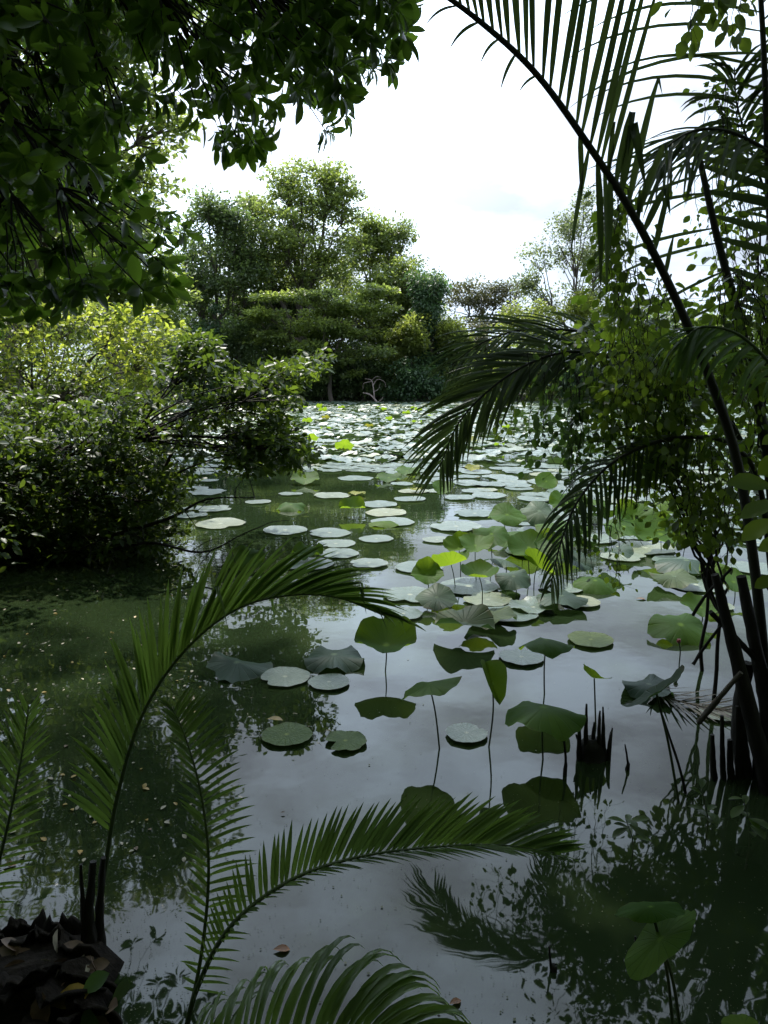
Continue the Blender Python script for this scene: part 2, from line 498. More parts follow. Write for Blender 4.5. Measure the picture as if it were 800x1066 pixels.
def limb(a, b, r0, r1, sag=.1, sides=5, n=6, wob=.06):
    a = np.asarray(a, float); b = np.asarray(b, float)
    Ld = np.linalg.norm(b - a)
    t = np.linspace(0, 1, n)[:, None]
    p = a * (1 - t) + b * t
    p[:, 2] += (np.sin(t[:, 0] * np.pi)) * sag * Ld
    p[1:-1] += rng.normal(0, wob * Ld / 2, (n - 2, 3)) * .6
    p = spline(p, n * 2 - 1)
    return tube(p, np.linspace(r0, r1, len(p)), sides, .08)


def skeleton(start, tips, r0, k1=5, k2=20, sag=.1, pull=.55, twig=None, wob=.06):
    """limbs from start to clusters of tips, then twigs to each tip"""
    out = []
    tips = np.asarray(tips, float)
    c1, a1 = kmeans(tips, k1)
    twig = twig or r0 * .08
    for j in range(len(c1)):
        pts = tips[a1 == j]
        if len(pts) == 0: continue
        hub = start + (c1[j] - start) * pull
        out += limb(start, hub, r0, r0 * .5, sag, 7, 7, wob)
        c2, a2 = kmeans(pts, max(1, int(k2 * len(pts) / len(tips))))
        for q in range(len(c2)):
            p2 = pts[a2 == q]
            if len(p2) == 0: continue
            h2 = hub + (c2[q] - hub) * .72
            out += limb(hub, h2, r0 * .42, r0 * .2, sag * .6, 5, 5, wob)
            for t_ in p2:
                out += limb(h2, t_, r0 * .17, twig, sag * .4, 4, 4, wob)
    return out


def clump_leaves(cent, rad_, n_per, size, tpl, flat=.6, updir=.7, droop=0.0):
    """leaves around clump centres, in flattened gaussian puffs"""
    cent = np.asarray(cent, float)
    K = len(cent)
    rad_ = np.broadcast_to(np.asarray(rad_, float), (K,))
    idx_ = np.repeat(np.arange(K), n_per)
    n = len(idx_)
    u = nrm(rng.normal(size=(n, 3)))
    rr = rng.uniform(0, 1, n) ** .45
    off = u * rr[:, None] * rad_[idx_, None]
    off[:, 2] *= flat
    pos = cent[idx_] + off
    d = nrm(u * np.array([1, 1, .35]) + rng.normal(0, .5, (n, 3)) + np.array([0, 0, -droop]))
    nv = nrm(np.array([0, 0, updir]) + u * .4 + rng.normal(0, .45, (n, 3)))
    s = size * rng.uniform(.6, 1.3, n)
    return scatter(tpl, pos, d, nv, s)


def ell_points(ells, D, n, surf=.35, depth=.9):
    """clump centres in ellipses given in photo pixels (px,py,rx,ry,weight[,dD]) at distance D"""
    wts = np.array([e[4] for e in ells], float); wts /= wts.sum()
    out = []
    for e, k in zip(ells, rng.multinomial(n, wts)):
        Dd = D + (e[5] if len(e) > 5 else 0)
        c = P(e[0], e[1], Dd)
        rx = e[2] / FPX * Dd; rz = e[3] / FPX * Dd
        u = nrm(rng.normal(size=(k, 3)))
        rr = rng.uniform(surf, 1, k) ** .6
        ext = np.array([rx, max(rx, rz) * .5 * depth + .3 * rx * depth, rz])
        m_ = max(3, k // 7)
        lb = nrm(rng.normal(size=(m_, 3))) * (rng.uniform(.3, 1.05, m_) ** .6)[:, None]
        pts = lb[rng.integers(0, m_, k)] * ext + rng.normal(0, 1, (k, 3)) * ext * .2
        mixin = rng.uniform(0, 1, k) < .3
        pts[mixin] = (u * rr[:, None] * ext)[mixin]
        out.append(c + pts)
    return np.vstack(out)


def far_tree(name, label, cat, group, bx, D, ells, ncl, nleaf, size, mat, bark='bark', trunk_r=.22, crad=1.1, flat=.6, tpl=L_FAR, k1=6, k2=24, depth=.9, fork=.35, ztop=None, droop=0, basez=None):
    base = P(bx, 410, D)
    base[2] = float(height(base[0], base[1])) - .1 if basez is None else basez
    tips = ell_points(ells, D, ncl, depth=depth)
    tips[:, 2] = np.maximum(tips[:, 2], .35)
    t = thing(name, base, label, cat, group)
    zc = tips[:, 2].mean()
    fk = base.copy(); fk[2] = base[2] + (zc - base[2]) * fork
    fk[:2] += (tips[:, :2].mean(0) - base[:2]) * .25
    wood = limb(base, fk, trunk_r, trunk_r * .75, 0, 8, 6, .03) + skeleton(fk, tips, trunk_r * .7, k1, k2, .08, .55, trunk_r * .05)
    mk('trunk', wood, M[bark], t)
    crads = crad * rng.uniform(.55, 1.25, ncl)
    mk_scatter('crown', [clump_leaves(tips, crads, nleaf, size, tpl, flat, .7, droop)], M[mat], t)
    return t


GF = 'trees along the far bank'
far_tree('tall_tree', 'tallest far-bank tree, airy layered grey-green crown rising above its neighbours', 'tree', GF, 312, 66,
         [(320, 195, 40, 24, 1.3), (350, 185, 18, 16, .5), (268, 215, 30, 12, .7), (305, 225, 55, 20, 1.2), (350, 225, 30, 30, .9), (300, 260, 65, 24, 1.4), (330, 290, 60, 30, 1.3), (270, 300, 60, 35, 1.3), (330, 345, 70, 35, 1.5)],
         400, 80, .3, 'far_mid', trunk_r=.38, crad=1.25, flat=.38, fork=.3)
far_tree('broadleaf_tree', 'dark bluish-green dense tree left of the tallest far-bank tree', 'tree', GF, 225, 63,
         [(232, 240, 32, 20, 1), (215, 275, 45, 38, 1.8), (240, 310, 45, 40, 1.4), (200, 330, 40, 45, 1.2), (218, 215, 22, 8, .4), (215, 375, 60, 35, 1.4), (185, 270, 30, 40, .8)],
         300, 90, .3, 'far_dark', trunk_r=.3, crad=1.4, flat=.45)
far_tree('rounded_tree', 'rounded olive-green tree right of the tallest far-bank tree', 'tree', GF, 395, 70,
         [(395, 255, 30, 24, 1.2), (412, 245, 20, 14, .5), (385, 290, 45, 32, 1.6), (420, 285, 25, 30, .8), (370, 240, 22, 18, .5), (400, 335, 55, 35, 1.5), (420, 375, 40, 25, .8)],
         270, 90, .3, 'far_mid', trunk_r=.3, crad=1.2, flat=.6)
far_tree('spreading_tree', 'sunlit tree with flat spreading boughs in front of the tall tree', 'tree', GF, 345, 59.5,
         [(335, 312, 52, 9, 1), (375, 322, 34, 7, .8), (300, 332, 40, 9, .6), (350, 343, 48, 9, .8), (392, 303, 18, 5, .3), (330, 362, 40, 9, .5), (290, 352, 30, 12, .5), (365, 372, 40, 12, .6), (320, 385, 50, 14, .8)],
         200, 95, .3, 'far_mid', trunk_r=.2, crad=.95, flat=.26, fork=.6)
far_tree('rounded_tree', 'mid-height leafy tree filling the slope between the rounded olive one and the creeper column', 'tree', GF, 420, 66,
         [(415, 300, 28, 24, 1), (436, 315, 24, 28, 1), (410, 350, 34, 30, 1), (445, 350, 25, 34, 1)], 170, 90, .28, 'far_mid', trunk_r=.2, crad=1.0)
far_tree('broadleaf_tree', 'shadowy tree with deep green crown under the tallest one', 'tree', GF, 290, 69,
         [(290, 300, 45, 30, 1), (265, 335, 40, 30, 1), (320, 330, 45, 35, 1)], 200, 90, .3, 'far_dark', trunk_r=.25, crad=1.2)
far_tree('vine_clad_tree', 'dark column-like tree draped in creepers at the end of the tree wall', 'tree', GF, 452, 62,
         [(452, 300, 14, 16, 1), (450, 340, 17, 32, 1.6), (455, 375, 16, 25, 1), (440, 320, 14, 22, .7)],
         80, 150, .26, 'creeper', trunk_r=.2, crad=.8, flat=1.1, droop=.8)
far_tree('olive_tree', 'small thin-crowned olive-brown tree beyond the gap', 'tree', GF, 497, 82,
         [(492, 306, 24, 18, 1.2), (510, 305, 18, 14, .7), (480, 325, 22, 18, .8), (515, 325, 22, 16, .7), (535, 308, 20, 16, .8)],
         130, 60, .28, 'far_olive', trunk_r=.2, crad=1.0, flat=.7, fork=.6)
far_tree('airy_tree', 'tall pale airy tree with feathery crown against the sky', 'tree', GF, 600, 64,
         [(610, 222, 25, 18, 1), (588, 250, 30, 22, 1.2), (555, 275, 26, 24, .9), (625, 250, 28, 28, 1.1), (590, 295, 50, 26, 1.5), (640, 290, 25, 28, .7)],
         200, 50, .25, 'far_pale', trunk_r=.2, crad=.85, flat=.8, fork=.35, k2=36)
far_tree('bushy_tree', 'light yellow-green bushy tree below the airy tree', 'tree', GF, 575, 61,
         [(555, 338, 34, 26, 1), (595, 335, 34, 30, 1.1), (635, 340, 30, 30, 1), (575, 370, 55, 25, 1)],
         130, 90, .26, 'far_yel', trunk_r=.18, crad=.95, flat=.7, fork=.5)
for (lb, bx, D, top, wd, mt, nm) in [
    ('dark green tree behind the palm fronds, left of the three there', 690, 66, 318, 40, 'far_dark', 'broadleaf_tree'),
    ('mid green tree behind the palm fronds, middle of the three there', 740, 63, 330, 40, 'far_mid', 'broadleaf_tree'),
    ('dark green tree behind the palm fronds at the frame edge', 795, 66, 312, 42, 'far_dark', 'broadleaf_tree')]:
    far_tree(nm, lb, 'tree', GF, bx, D, [(bx, top + 22, wd * .75, 20, 1), (bx - 8, top + 50, wd, 26, 1.4), (bx + 10, top + 68, wd, 20, 1)], 110, 95, .3, mt, crad=1.2)
far_tree('leaning_tree', 'mid green tree glimpsed through gaps in the overhanging canopy', 'tree', GF, 130, 50,
         [(120, 235, 55, 28, 1), (90, 280, 75, 35, 1.6), (150, 300, 50, 40, 1.2), (60, 320, 60, 35, 1)], 190, 100, .32, 'far_mid', trunk_r=.3, crad=1.3)
far_tree('leaning_tree', 'tree behind the yellow-green shrub at the left edge', 'tree', GF, 15, 42,
         [(10, 250, 60, 40, 1), (-20, 300, 70, 45, 1.2), (40, 320, 60, 35, 1)], 170, 100, .3, 'far_yel', trunk_r=.25, crad=1.1)

far_tree('bank_tree', 'large leafy tree on the left bank, behind the yellow-green shrub and the overhanging boughs', 'tree', 'trees on the left bank', 10, 21,
         [(30, 60, 100, 120, 1.5), (90, -30, 80, 90, 1), (-60, -20, 120, 130, 1.5), (60, 200, 90, 80, 1), (-80, 220, 130, 100, 1), (115, 130, 50, 70, .6)],
         520, 60, .2, 'far_mid', trunk_r=.28, crad=.75, flat=.5, k1=9, k2=60, fork=.4)
GS = 'shrubs along the far shore'
sh = [
    ('dark shrub hanging over the far shore, left end of the row', 175, 60.5, 372, 26, 45, 'far_dark', 0),
    ('dark bluish shrub with trailing twigs near the shoreline', 215, 60, 370, 24, 42, 'creeper', .6),
    ('low dark shrub under the dense bluish-green tree', 255, 60, 375, 24, 36, 'far_dark', 0),
    ('shadowed shrub left of the fallen dead branch, under the flat boughs', 295, 60.2, 383, 24, 30, 'far_mid', 0),
    ('deep green shrub directly under the flat spreading boughs', 335, 60.8, 383, 24, 30, 'far_dark', 0),
    ('dark shrub just behind the fallen dead branch', 378, 61, 380, 22, 32, 'far_dark', .4),
    ('yellowish sunlit shrub above the round creeper mound', 425, 60.5, 352, 20, 24, 'far_yel', 0),
    ('rounded mound of green creepers at the water line', 432, 59.2, 392, 24, 22, 'creeper', .5),
    ('bright green little shrub right of the vine-draped tree', 475, 61, 352, 13, 20, 'far_yel', 0),
    ('grassy green shrub at the foot of the vine-draped tree', 470, 60.5, 388, 22, 22, 'far_mid', .5),
    ('brownish-olive shrub in the gap of the far bank', 508, 66, 362, 26, 26, 'far_olive', 0),
    ('green shrub behind the drooping palm frond', 545, 61, 388, 30, 22, 'far_mid', 0),
    ('dull green shrub under the light bushy tree', 600, 61, 393, 32, 18, 'creeper', .3),
    ('green shrub seen behind the hanging vines', 655, 61, 390, 32, 20, 'far_mid', 0),
    ('green shrub behind the palm stems, near the frame edge', 715, 61, 390, 34, 20, 'far_dark', 0),
    ('last green shrub of the row at the frame edge', 775, 61, 388, 34, 22, 'far_mid', 0),
]
for (lb, px, D, py, rx, ry, mt, dr) in sh:
    far_tree('shrub', lb, 'shrub', GS, px, D, [(px, py, rx, ry, 1), (px, py + ry * .5, rx * 1.1, ry * .55, .7)], 60, 110, .27, mt, trunk_r=.09, crad=.85, flat=.8, k1=4, k2=10, fork=.3, droop=dr)

ux = rng.uniform(-24, 34, 420); uy = rng.uniform(63, 67, 420); uz = rng.uniform(.3, 5.0, 420) * np.where(ux > 8, .6, 1.0) * (.75 + .35 * np.sin(ux * .9) * np.sin(ux * .37 + 1))
vx = rng.uniform(-26, 5, 380); vy = rng.uniform(66, 71, 380); vz = rng.uniform(.5, 8.5, 380) * np.clip(1.25 - (vx + 26) / 70, .5, 1.2)
o = mk_scatter('undergrowth', [clump_leaves(np.stack([ux, uy, uz], -1), 1.3, 70, .3, L_FAR, .8), clump_leaves(np.stack([vx, vy, vz], -1), 1.5, 90, .34, L_FAR, .8)], M['far_dark'], None, (0, 64, 0))
tag(o, 'tangled dark undergrowth filling the far bank under the trees', 'undergrowth', None, 'stuff')

# distant wood closing the horizon
cx = rng.uniform(-150, 170, 700); cy = rng.uniform(95, 125, 700)
cz = rng.uniform(.5, 7.5, 700) * (.8 + .35 * np.sin(cx * .11) + .15 * np.sin(cx * .37))
blk = clump_leaves(np.stack([cx, cy, cz], -1), 2.4, 60, .6, L_FAR, .7)
o = mk_scatter('distant_trees', [blk], M['far_mid'], None, (0, 100, 0))
tag(o, 'distant belt of green woodland closing the horizon', 'woodland', None, 'stuff')

# ------------------------------------------------------------------ overhanging canopy, upper left
def twig_rosettes(tips, outward, n_leaf, size, tpl, droop=.35):
    """whorls of leaves at twig tips"""
    blocks = []
    pos, d, nv, s = [], [], [], []
    for i, t_ in enumerate(tips):
        ax = nrm(outward[i] + rng.normal(0, .45, 3))
        a = nrm(np.cross(ax, rng.normal(size=3))); b = np.cross(ax, a)
        k = rng.integers(n_leaf - 2, n_leaf + 3)
        ph = rng.uniform(0, 6.28)
        for q in range(k):
            th = ph + q * 2.4
            rd = a * math.cos(th) + b * math.sin(th)
            dd = nrm(rd * rng.uniform(.7, 1.2) + ax * rng.uniform(.1, .8) + np.array([0, 0, -droop * rng.uniform(.2, 1.6)]))
            pos.append(t_ - ax * rng.uniform(0, .05) + dd * .012); d.append(dd)
            nv.append(nrm(ax + rng.normal(0, .35, 3) + np.array([0, 0, .5]))); s.append(size * rng.uniform(.6, 1.2))
    return scatter(tpl, np.array(pos), np.array(d), np.array(nv), np.array(s), rng.uniform(.75, 1.1, len(pos)))


def in_poly(x, y, poly):
    c = False
    j = len(poly) - 1
    for i in range(len(poly)):
        xi, yi = poly[i]; xj, yj = poly[j]
        if (yi > y) != (yj > y) and x < (xj - xi) * (y - yi) / (yj - yi) + xi: c = not c
        j = i
    return c


def poly_tips(poly, n, d0, d1, mind=0):
    xs = [p[0] for p in poly]; ys = [p[1] for p in poly]
    out = []
    while len(out) < n:
        x = rng.uniform(min(xs), max(xs)); y = rng.uniform(min(ys), max(ys))
        if in_poly(x, y, poly): out.append(P(x, y, rng.uniform(d0, d1)))
    return np.array(out)


tree_base = np.array([-3.4, .6, .25])
can = thing('overhanging_tree', tree_base, 'dark leafy tree whose boughs hang over the pond from the upper left', 'tree')
ED = [(-200, -260), (300, -230), (430, -120), (448, -20), (452, 28), (425, 60), (385, 92), (372, 130), (340, 140), (318, 112), (290, 118), (285, 150), (262, 165), (235, 162), (212, 125), (190, 100), (165, 120), (160, 165), (185, 195), (195, 235), (190, 275), (165, 300), (130, 290), (60, 320), (20, 330), (-200, 420)]
tipsA = poly_tips(ED, 820, 3.0, 4.9)
DENSE = [(-260, -250), (60, -250), (150, -60), (150, 60), (120, 180), (150, 260), (60, 300), (-260, 340)]
tipsB = poly_tips(DENSE, 520, 3.2, 5.5)
SPRAY = [(20, 285), (190, 285), (175, 310), (120, 300), (60, 318)]
tipsC = poly_tips(SPRAY, 10, 2.9, 3.4)
TOP = [(130, -60), (420, -60), (440, 10), (400, 75), (330, 95), (240, 110), (150, 100)]
tipsD = poly_tips(TOP, 120, 3.0, 4.6)
tips = np.vstack([tipsA, tipsB, tipsC, tipsD])
fork = np.array([-2.6, 3.6, 4.9])
wood = limb(tree_base, fork, .2, .15, 0, 10, 8, .03)
for (lo, tp) in ((0, tips),):
    wood += skeleton(fork, tp, .03, 14, 260, .04, .6, .002, .1)
ctr = fork
# explicit visible bough from the photo's left edge
mk('trunk', wood, M['bark_dark'], can)
outw = nrm(tips - (fork + (tips.mean(0) - fork) * .4))
mk_scatter('crown', [twig_rosettes(tips, outw, 12, .1, L_BIG)], M['canopy'], can)
# unseen tree added over the viewer to shade the foreground, kept out of reflections
ov = np.stack([rng.uniform(-6.5, 5.5, 2300), rng.uniform(-4.0, 6.6, 2300), rng.uniform(4.8, 7.0, 2300)], -1)
el = np.degrees(np.arctan2(ov[:, 2] - H, np.maximum(ov[:, 1], .01)))
elm = np.degrees(np.arctan2(ov[:, 2] + H, np.maximum(ov[:, 1], .01)))
ov = ov[(ov[:, 1] < 0) | ((el > 31) & (elm > 48.5))]
ovt = thing('overhanging_tree', (-3.9, -1.2, .3), 'unseen tree added above the viewpoint to shade the foreground', 'tree')
fk2 = np.array([-3.4, -.9, 3.8])
mk('trunk', limb(np.array([-3.9, -1.2, .25]), fk2, .24, .18, 0, 10, 8, .03) + skeleton(fk2, ov, .09, 8, 90, .05, .5, .005), M['bark_dark'], ovt)
mk_scatter('crown', [twig_rosettes(ov, nrm(ov - fk2), 11, .23, L_MID)], M['canopy'], ovt)
# high crown added out of view to keep sun off the near pads
hc = np.stack([rng.uniform(-11, 3.5, 620), rng.uniform(7, 19, 620), rng.uniform(9.5, 15, 620)], -1)
hc = hc[np.degrees(np.arctan2(hc[:, 2] + H, hc[:, 1])) > 47.5]
htt = thing('tall_tree', (-11, 8, .3), 'unseen tall tree added on the left bank to shade the near pond', 'tree')
hf = np.array([-10.5, 8.5, 9.0])
mk('trunk', limb((-11, 8, .2), hf, .4, .3, 0, 10, 8, .03) + skeleton(hf, hc, .16, 8, 40, .03, .5, .012), M['bark_dark'], htt)
mk_scatter('crown', [clump_leaves(hc, .9, 34, .3, L_FAR, .5)], M['canopy'], htt)
# leaf clumps added at the viewer's back and flanks to block light
wx = rng.uniform(-16, 16, 900); wy = rng.uniform(-13, -4, 900); wz = rng.uniform(.2, 10, 900)
fl = np.stack([np.where(rng.uniform(0, 1, 420) < .5, -1, 1) * rng.uniform(7.5, 12, 420), rng.uniform(-5, 3.0, 420), rng.uniform(.2, 9, 420)], -1)
bw = np.vstack([np.stack([wx, wy, wz], -1), fl])
o = mk_scatter('shade_woodland', [clump_leaves(bw, 1.3, 60, .5, L_FAR, .7)], M['far_dark'], None, (0, -8, 0))
tag(o, 'unseen leafy wood added on the near bank to block light', 'woodland', None, 'stuff')

# ------------------------------------------------------------------ shrubs on the left bank
SH1 = [(-120, 430), (30, 405), (90, 418), (150, 405), (200, 350), (228, 352), (225, 385), (250, 395), (290, 385), (325, 368), (332, 378), (310, 405), (300, 430), (322, 470), (318, 490), (270, 492), (215, 498), (170, 520), (150, 560), (110, 582), (-120, 600)]
b1 = W(-60, 600)
s1 = thing('pondside_shrub', (-4.3, 7.2, .1), 'large dark green leafy shrub leaning out over the water on the left', 'shrub')
t1 = np.vstack([poly_tips(SH1, 560, 6.9, 9.2), poly_tips([(-120, 450), (120, 450), (190, 480), (190, 560), (130, 592), (-120, 606)], 420, 6.9, 8.5)])
BR = [(195, 350), (228, 350), (222, 385), (195, 400), (170, 380)]
t1b = poly_tips(BR, 25, 7.4, 8.2)
t1c = np.vstack([poly_tips([(240, 395), (300, 380), (330, 366), (334, 378), (300, 410), (250, 420)], 50, 7.4, 8.4), poly_tips([(250, 440), (318, 466), (322, 488), (270, 490), (230, 480)], 45, 7.2, 8.2)])
t1 = np.vstack([t1, t1b, t1c]); t1[:, 2] = np.maximum(t1[:, 2], .12)
f1 = np.array([-3.9, 7.5, .8])
w1 = limb((-4.3, 7.2, .05), f1, .1, .08, 0, 8, 5, .04) + skeleton(f1, t1, .032, 9, 110, .1, .5, .003, .06)
for pp in [[(95, 572, 7.6), (130, 535, 7.6), (165, 503, 7.6), (215, 480, 7.7), (262, 468, 7.8)], [(165, 503, 7.6), (180, 470, 7.6), (205, 430, 7.7), (215, 390, 7.7)],
           [(-40, 470, 7.2), (20, 480, 7.2), (70, 470, 7.3), (110, 440, 7.4)], [(-30, 560, 7.0), (20, 572, 7.0), (70, 575, 7.0), (110, 560, 7.0)],
           [(80, 585, 7.2), (150, 565, 7.0), (210, 575, 6.9), (255, 555, 6.9)], [(110, 560, 7.3), (175, 540, 7.1), (215, 520, 7.1), (265, 518, 7.0)]]:
    q = spline([P(*a) for a in pp], 16)
    w1 += tube(q, np.linspace(.022, .005, 16), 6, .1)
    for k in range(3, 16, 2):
        e = q[k] + nrm(rng.normal(size=3) + np.array([.6, 0, -.2])) * rng.uniform(.2, .5)
        e[2] = max(e[2], .03)
        w1 += limb(q[k], e, .006, .002, .05, 4, 4)
mk('trunk', w1, M['bark_dark'], s1)
mk_scatter('crown', [clump_leaves(t1, (.16 * rng.uniform(.6, 1.4, len(t1))), 30, .082, L_MID, .5, .8)], M['shrub'], s1)

s2 = thing('yellow_green_shrub', (-6.2, 12.5, .3), 'bright yellow-green sunlit shrub behind the dark leaning one', 'shrub')
t2 = poly_tips([(-150, 320), (40, 318), (100, 312), (150, 318), (190, 345), (205, 380), (190, 420), (120, 440), (-150, 460)], 420, 10.8, 13.5)
mk('trunk', limb((-6.2, 12.5, .2), (-6.0, 12.4, 1.0), .09, .08, 0, 8, 5) + skeleton(np.array([-6.0, 12.4, 1.0]), t2, .05, 7, 45, .1, .5, .004), M['bark'], s2)
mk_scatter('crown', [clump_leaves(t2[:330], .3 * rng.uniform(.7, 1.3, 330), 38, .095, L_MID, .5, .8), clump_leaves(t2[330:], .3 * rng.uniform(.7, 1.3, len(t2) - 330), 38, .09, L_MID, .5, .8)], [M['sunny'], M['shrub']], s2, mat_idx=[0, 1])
s3 = thing('pondside_shrub', (-5.4, 5.0, .3), 'shadowed shrub at the left edge beside the dark water', 'shrub')
t3 = poly_tips([(-500, 250), (-60, 320), (10, 430), (30, 520), (0, 585), (-500, 640)], 260, 5.8, 7.4)
t3[:, 2] = np.maximum(t3[:, 2], .1)
mk('trunk', limb((-5.4, 6.2, .2), (-5.2, 6.2, 1.0), .09, .08, 0, 8, 5) + skeleton(np.array([-5.2, 6.2, 1.0]), t3, .05, 7, 35, .1, .5, .004), M['bark_dark'], s3)
mk_scatter('crown', [clump_leaves(t3, .25 * rng.uniform(.7, 1.3, len(t3)), 36, .085, L_MID, .75, .8)], M['shrub'], s3)

# ------------------------------------------------------------------ palms
def leaflets(curve, T, ts, S, ang0, ang1, Lmax, width, droop, fwd_noise=.06, K=8, fold_p=0.0, lprof=None, vfold=.35, twist=0.0):
    n = len(ts)
    ci = ts * (len(curve) - 1)
    i0 = np.minimum(ci.astype(int), len(curve) - 2); fr = (ci - i0)[:, None]
    p = curve[i0] * (1 - fr) + curve[i0 + 1] * fr
    t = nrm(T[i0] * (1 - fr) + T[i0 + 1] * fr)
    S = np.asarray(S, float)
    if S.ndim == 1: S = np.tile(S, (n, 1))
    Sp = nrm(S - t * (S * t).sum(-1, keepdims=True))
    u = (ts - ts.min()) / max(1e-6, ts.max() - ts.min())
    ang = np.radians(ang0 + (ang1 - ang0) * u) + rng.normal(0, fwd_noise, n)
    d = nrm(np.cos(ang)[:, None] * t + np.sin(ang)[:, None] * Sp + rng.normal(0, fwd_noise * .6, (n, 3)))
    Lf = Lmax * (lprof(u) if lprof else np.maximum(.25, np.sin(np.pi * (.12 + .8 * u)) ** .6)) * rng.uniform(.88, 1.06, n)
    wv_ = nrm(t - d * (t * d).sum(-1, keepdims=True) + rng.normal(0, .12 + twist, (n, 3)))
    fold = rng.uniform(0, 1, n) < fold_p
    foldk = rng.integers(int(K * .45), int(K * .75) + 1, n)
    pr = np.array([.35, .8, 1, 1, .95, .85, .65, .4, .02]) if K == 8 else np.interp(np.linspace(0, 1, K + 1), np.linspace(0, 1, 9), [.35, .8, 1, 1, .95, .85, .65, .4, .02])
    V = np.zeros((n, K + 1, 3, 3))
    c = p.copy()
    for k in range(K + 1):
        wl = wv_ - d * (wv_ * d).sum(-1, keepdims=True); wl = nrm(wl)
        nn = np.cross(wl, d)
        hw = (width * pr[k] * (.5 + .5 * Lf / Lmax))[:, None]
        V[:, k, 0] = c - wl * hw + nn * hw * vfold
        V[:, k, 1] = c
        V[:, k, 2] = c + wl * hw + nn * hw * vfold
        c = c + d * (Lf / K)[:, None]
        d = d + np.array([0, 0, -1.0]) * droop / K * (1 + k * .35)
        fk_ = fold & (k == foldk)
        if fk_.any():
            d[fk_] = d[fk_] * .15 + np.array([.12, .05, -1]) + rng.normal(0, .1, (fk_.sum(), 3))
        d = nrm(d)
    a = np.arange(K)[:, None] * 3
    F4 = np.concatenate([a + np.array([0, 1, 4, 3]), a + np.array([1, 2, 5, 4])])
    offs = (np.arange(n) * (K + 1) * 3)[:, None, None]
    return V.reshape(-1, 3), [(F4[None] + offs).reshape(-1, 4)]


def frond(parent, pts, r0, r1, sides, mat='palm', rmat='rachis', label=None, n=60, name='frond'):
    curve = spline([P(*a) for a in pts], n)
    T = nrm(np.gradient(curve, axis=0))
    f = mk(name, tube(curve, np.linspace(r0, r1, n), 7), M[rmat], parent)
    if label: f['label'] = label
    bl = []
    for s in sides:
        ts = np.linspace(s['t'][0], s['t'][1], s['n']) + rng.normal(0, .15 * (s['t'][1] - s['t'][0]) / s['n'], s['n'])
        ts = np.clip(np.sort(ts), 0, 1)
        bl.append(leaflets(curve, T, ts, s['S'], s.get('a0', 55), s.get('a1', 30), s['L'], s.get('w', .012), s.get('droop', .4), s.get('noise', .06),
                           8, s.get('fold', 0), s.get('prof'), s.get('v', .35), s.get('twist', 0)))
    o = mk_scatter('leaflets', bl, M[mat], f)
    return f


GP = 'young palms in the foreground'
# palm with the tall arching frond
A = thing('young_palm', W(95, 985), 'young palm with one frond arching high over the water, at the blackened stump', 'palm', GP)
frond(A, [(97, 990, 2.08), (108, 915, 2.12), (122, 830, 2.15), (148, 745, 2.2), (190, 680, 2.25), (245, 635, 2.32), (300, 620, 2.4), (350, 622, 2.45), (398, 640, 2.5)], .0085, .002,
      [dict(t=(.2, .99), n=84, S=(-.45, -.5, .75), a0=42, a1=20, L=.34, w=.009, noise=.035, droop=.25, fold=.12, prof=lambda u: .55 + .45 * np.sin(np.pi * np.clip(u * .9 + .12, 0, 1))),
       dict(t=(.22, .99), n=74, S=(-.3, .7, .45), a0=40, a1=18, L=.28, w=.009, noise=.04, droop=.5, fold=.1, prof=lambda u: .45 + .55 * np.sin(np.pi * np.clip(u * .9 + .1, 0, 1)))],
      'palm_young', label='tall arching frond')
# cut petiole stubs at its foot
for (pp, rr) in [([(95, 992, 2.07), (93, 950, 2.07), (97, 897, 2.08)], .017), ([(105, 990, 2.1), (104, 940, 2.1), (108, 893, 2.1)], .014), ([(88, 985, 2.06), (86, 940, 2.06), (84, 900, 2.06)], .008)]:
    q = spline([P(*a) for a in pp], 10)
    mk('petiole_stub', tube(q, np.linspace(rr * 1.25, rr * .55, 10), 9, .22), M['husk'], A)

B = thing('young_palm', W(188, 1075), 'young palm with several fronds rising from the bottom edge', 'palm', GP)
frond(B, [(186, 1090, 1.85), (203, 1030, 1.86), (214, 960, 1.88), (217, 890, 1.9), (208, 820, 1.92), (192, 765, 1.94), (178, 735, 1.95)], .007, .0015,
      [dict(t=(.16, .96), n=40, S=(1, -.1, .1), a0=74, a1=55, L=.155, w=.0058, droop=.15, noise=.03, v=.5, prof=lambda u: .35 + .65 * np.sin(np.pi * np.clip(.15 + u * .7, 0, 1))),
       dict(t=(.16, .99), n=36, S=(-.6, -.7, .3), a0=50, a1=22, L=.12, w=.0055, droop=.1, noise=.05, v=.5)],
      'palm_young', label='upright ladder-like frond')
frond(B, [(190, 1090, 1.8), (205, 1030, 1.8), (240, 965, 1.8), (300, 918, 1.82), (370, 893, 1.85), (450, 882, 1.88), (520, 880, 1.9), (578, 888, 1.92)], .0085, .002,
      [dict(t=(.2, .995), n=68, S=(-.15, .45, 1), a0=72, a1=18, L=.22, w=.0085, droop=.1, noise=.025, prof=lambda u: np.interp(u, [0, .15, .4, .7, .9, 1], [.25, .55, .85, 1, .8, .5])),
       dict(t=(.12, .99), n=60, S=(.1, -1, .25), a0=55, a1=12, L=.15, w=.007, droop=.2, noise=.03, prof=lambda u: np.interp(u, [0, .3, .7, 1], [.2, .5, 1, .6]))],
      'palm_young', label='long frond bowing to the right')
frond(B, [(184, 1095, 1.7), (225, 1100, 1.6), (290, 1085, 1.5), (360, 1075, 1.45), (420, 1085, 1.42), (470, 1105, 1.4)], .008, .002,
      [dict(t=(.08, .98), n=44, S=(.05, .55, .75), a0=75, a1=35, L=.31, w=.0105, droop=1.3, noise=.08, v=.5)],
      'palm_young', label='glossy low frond at the bottom edge')

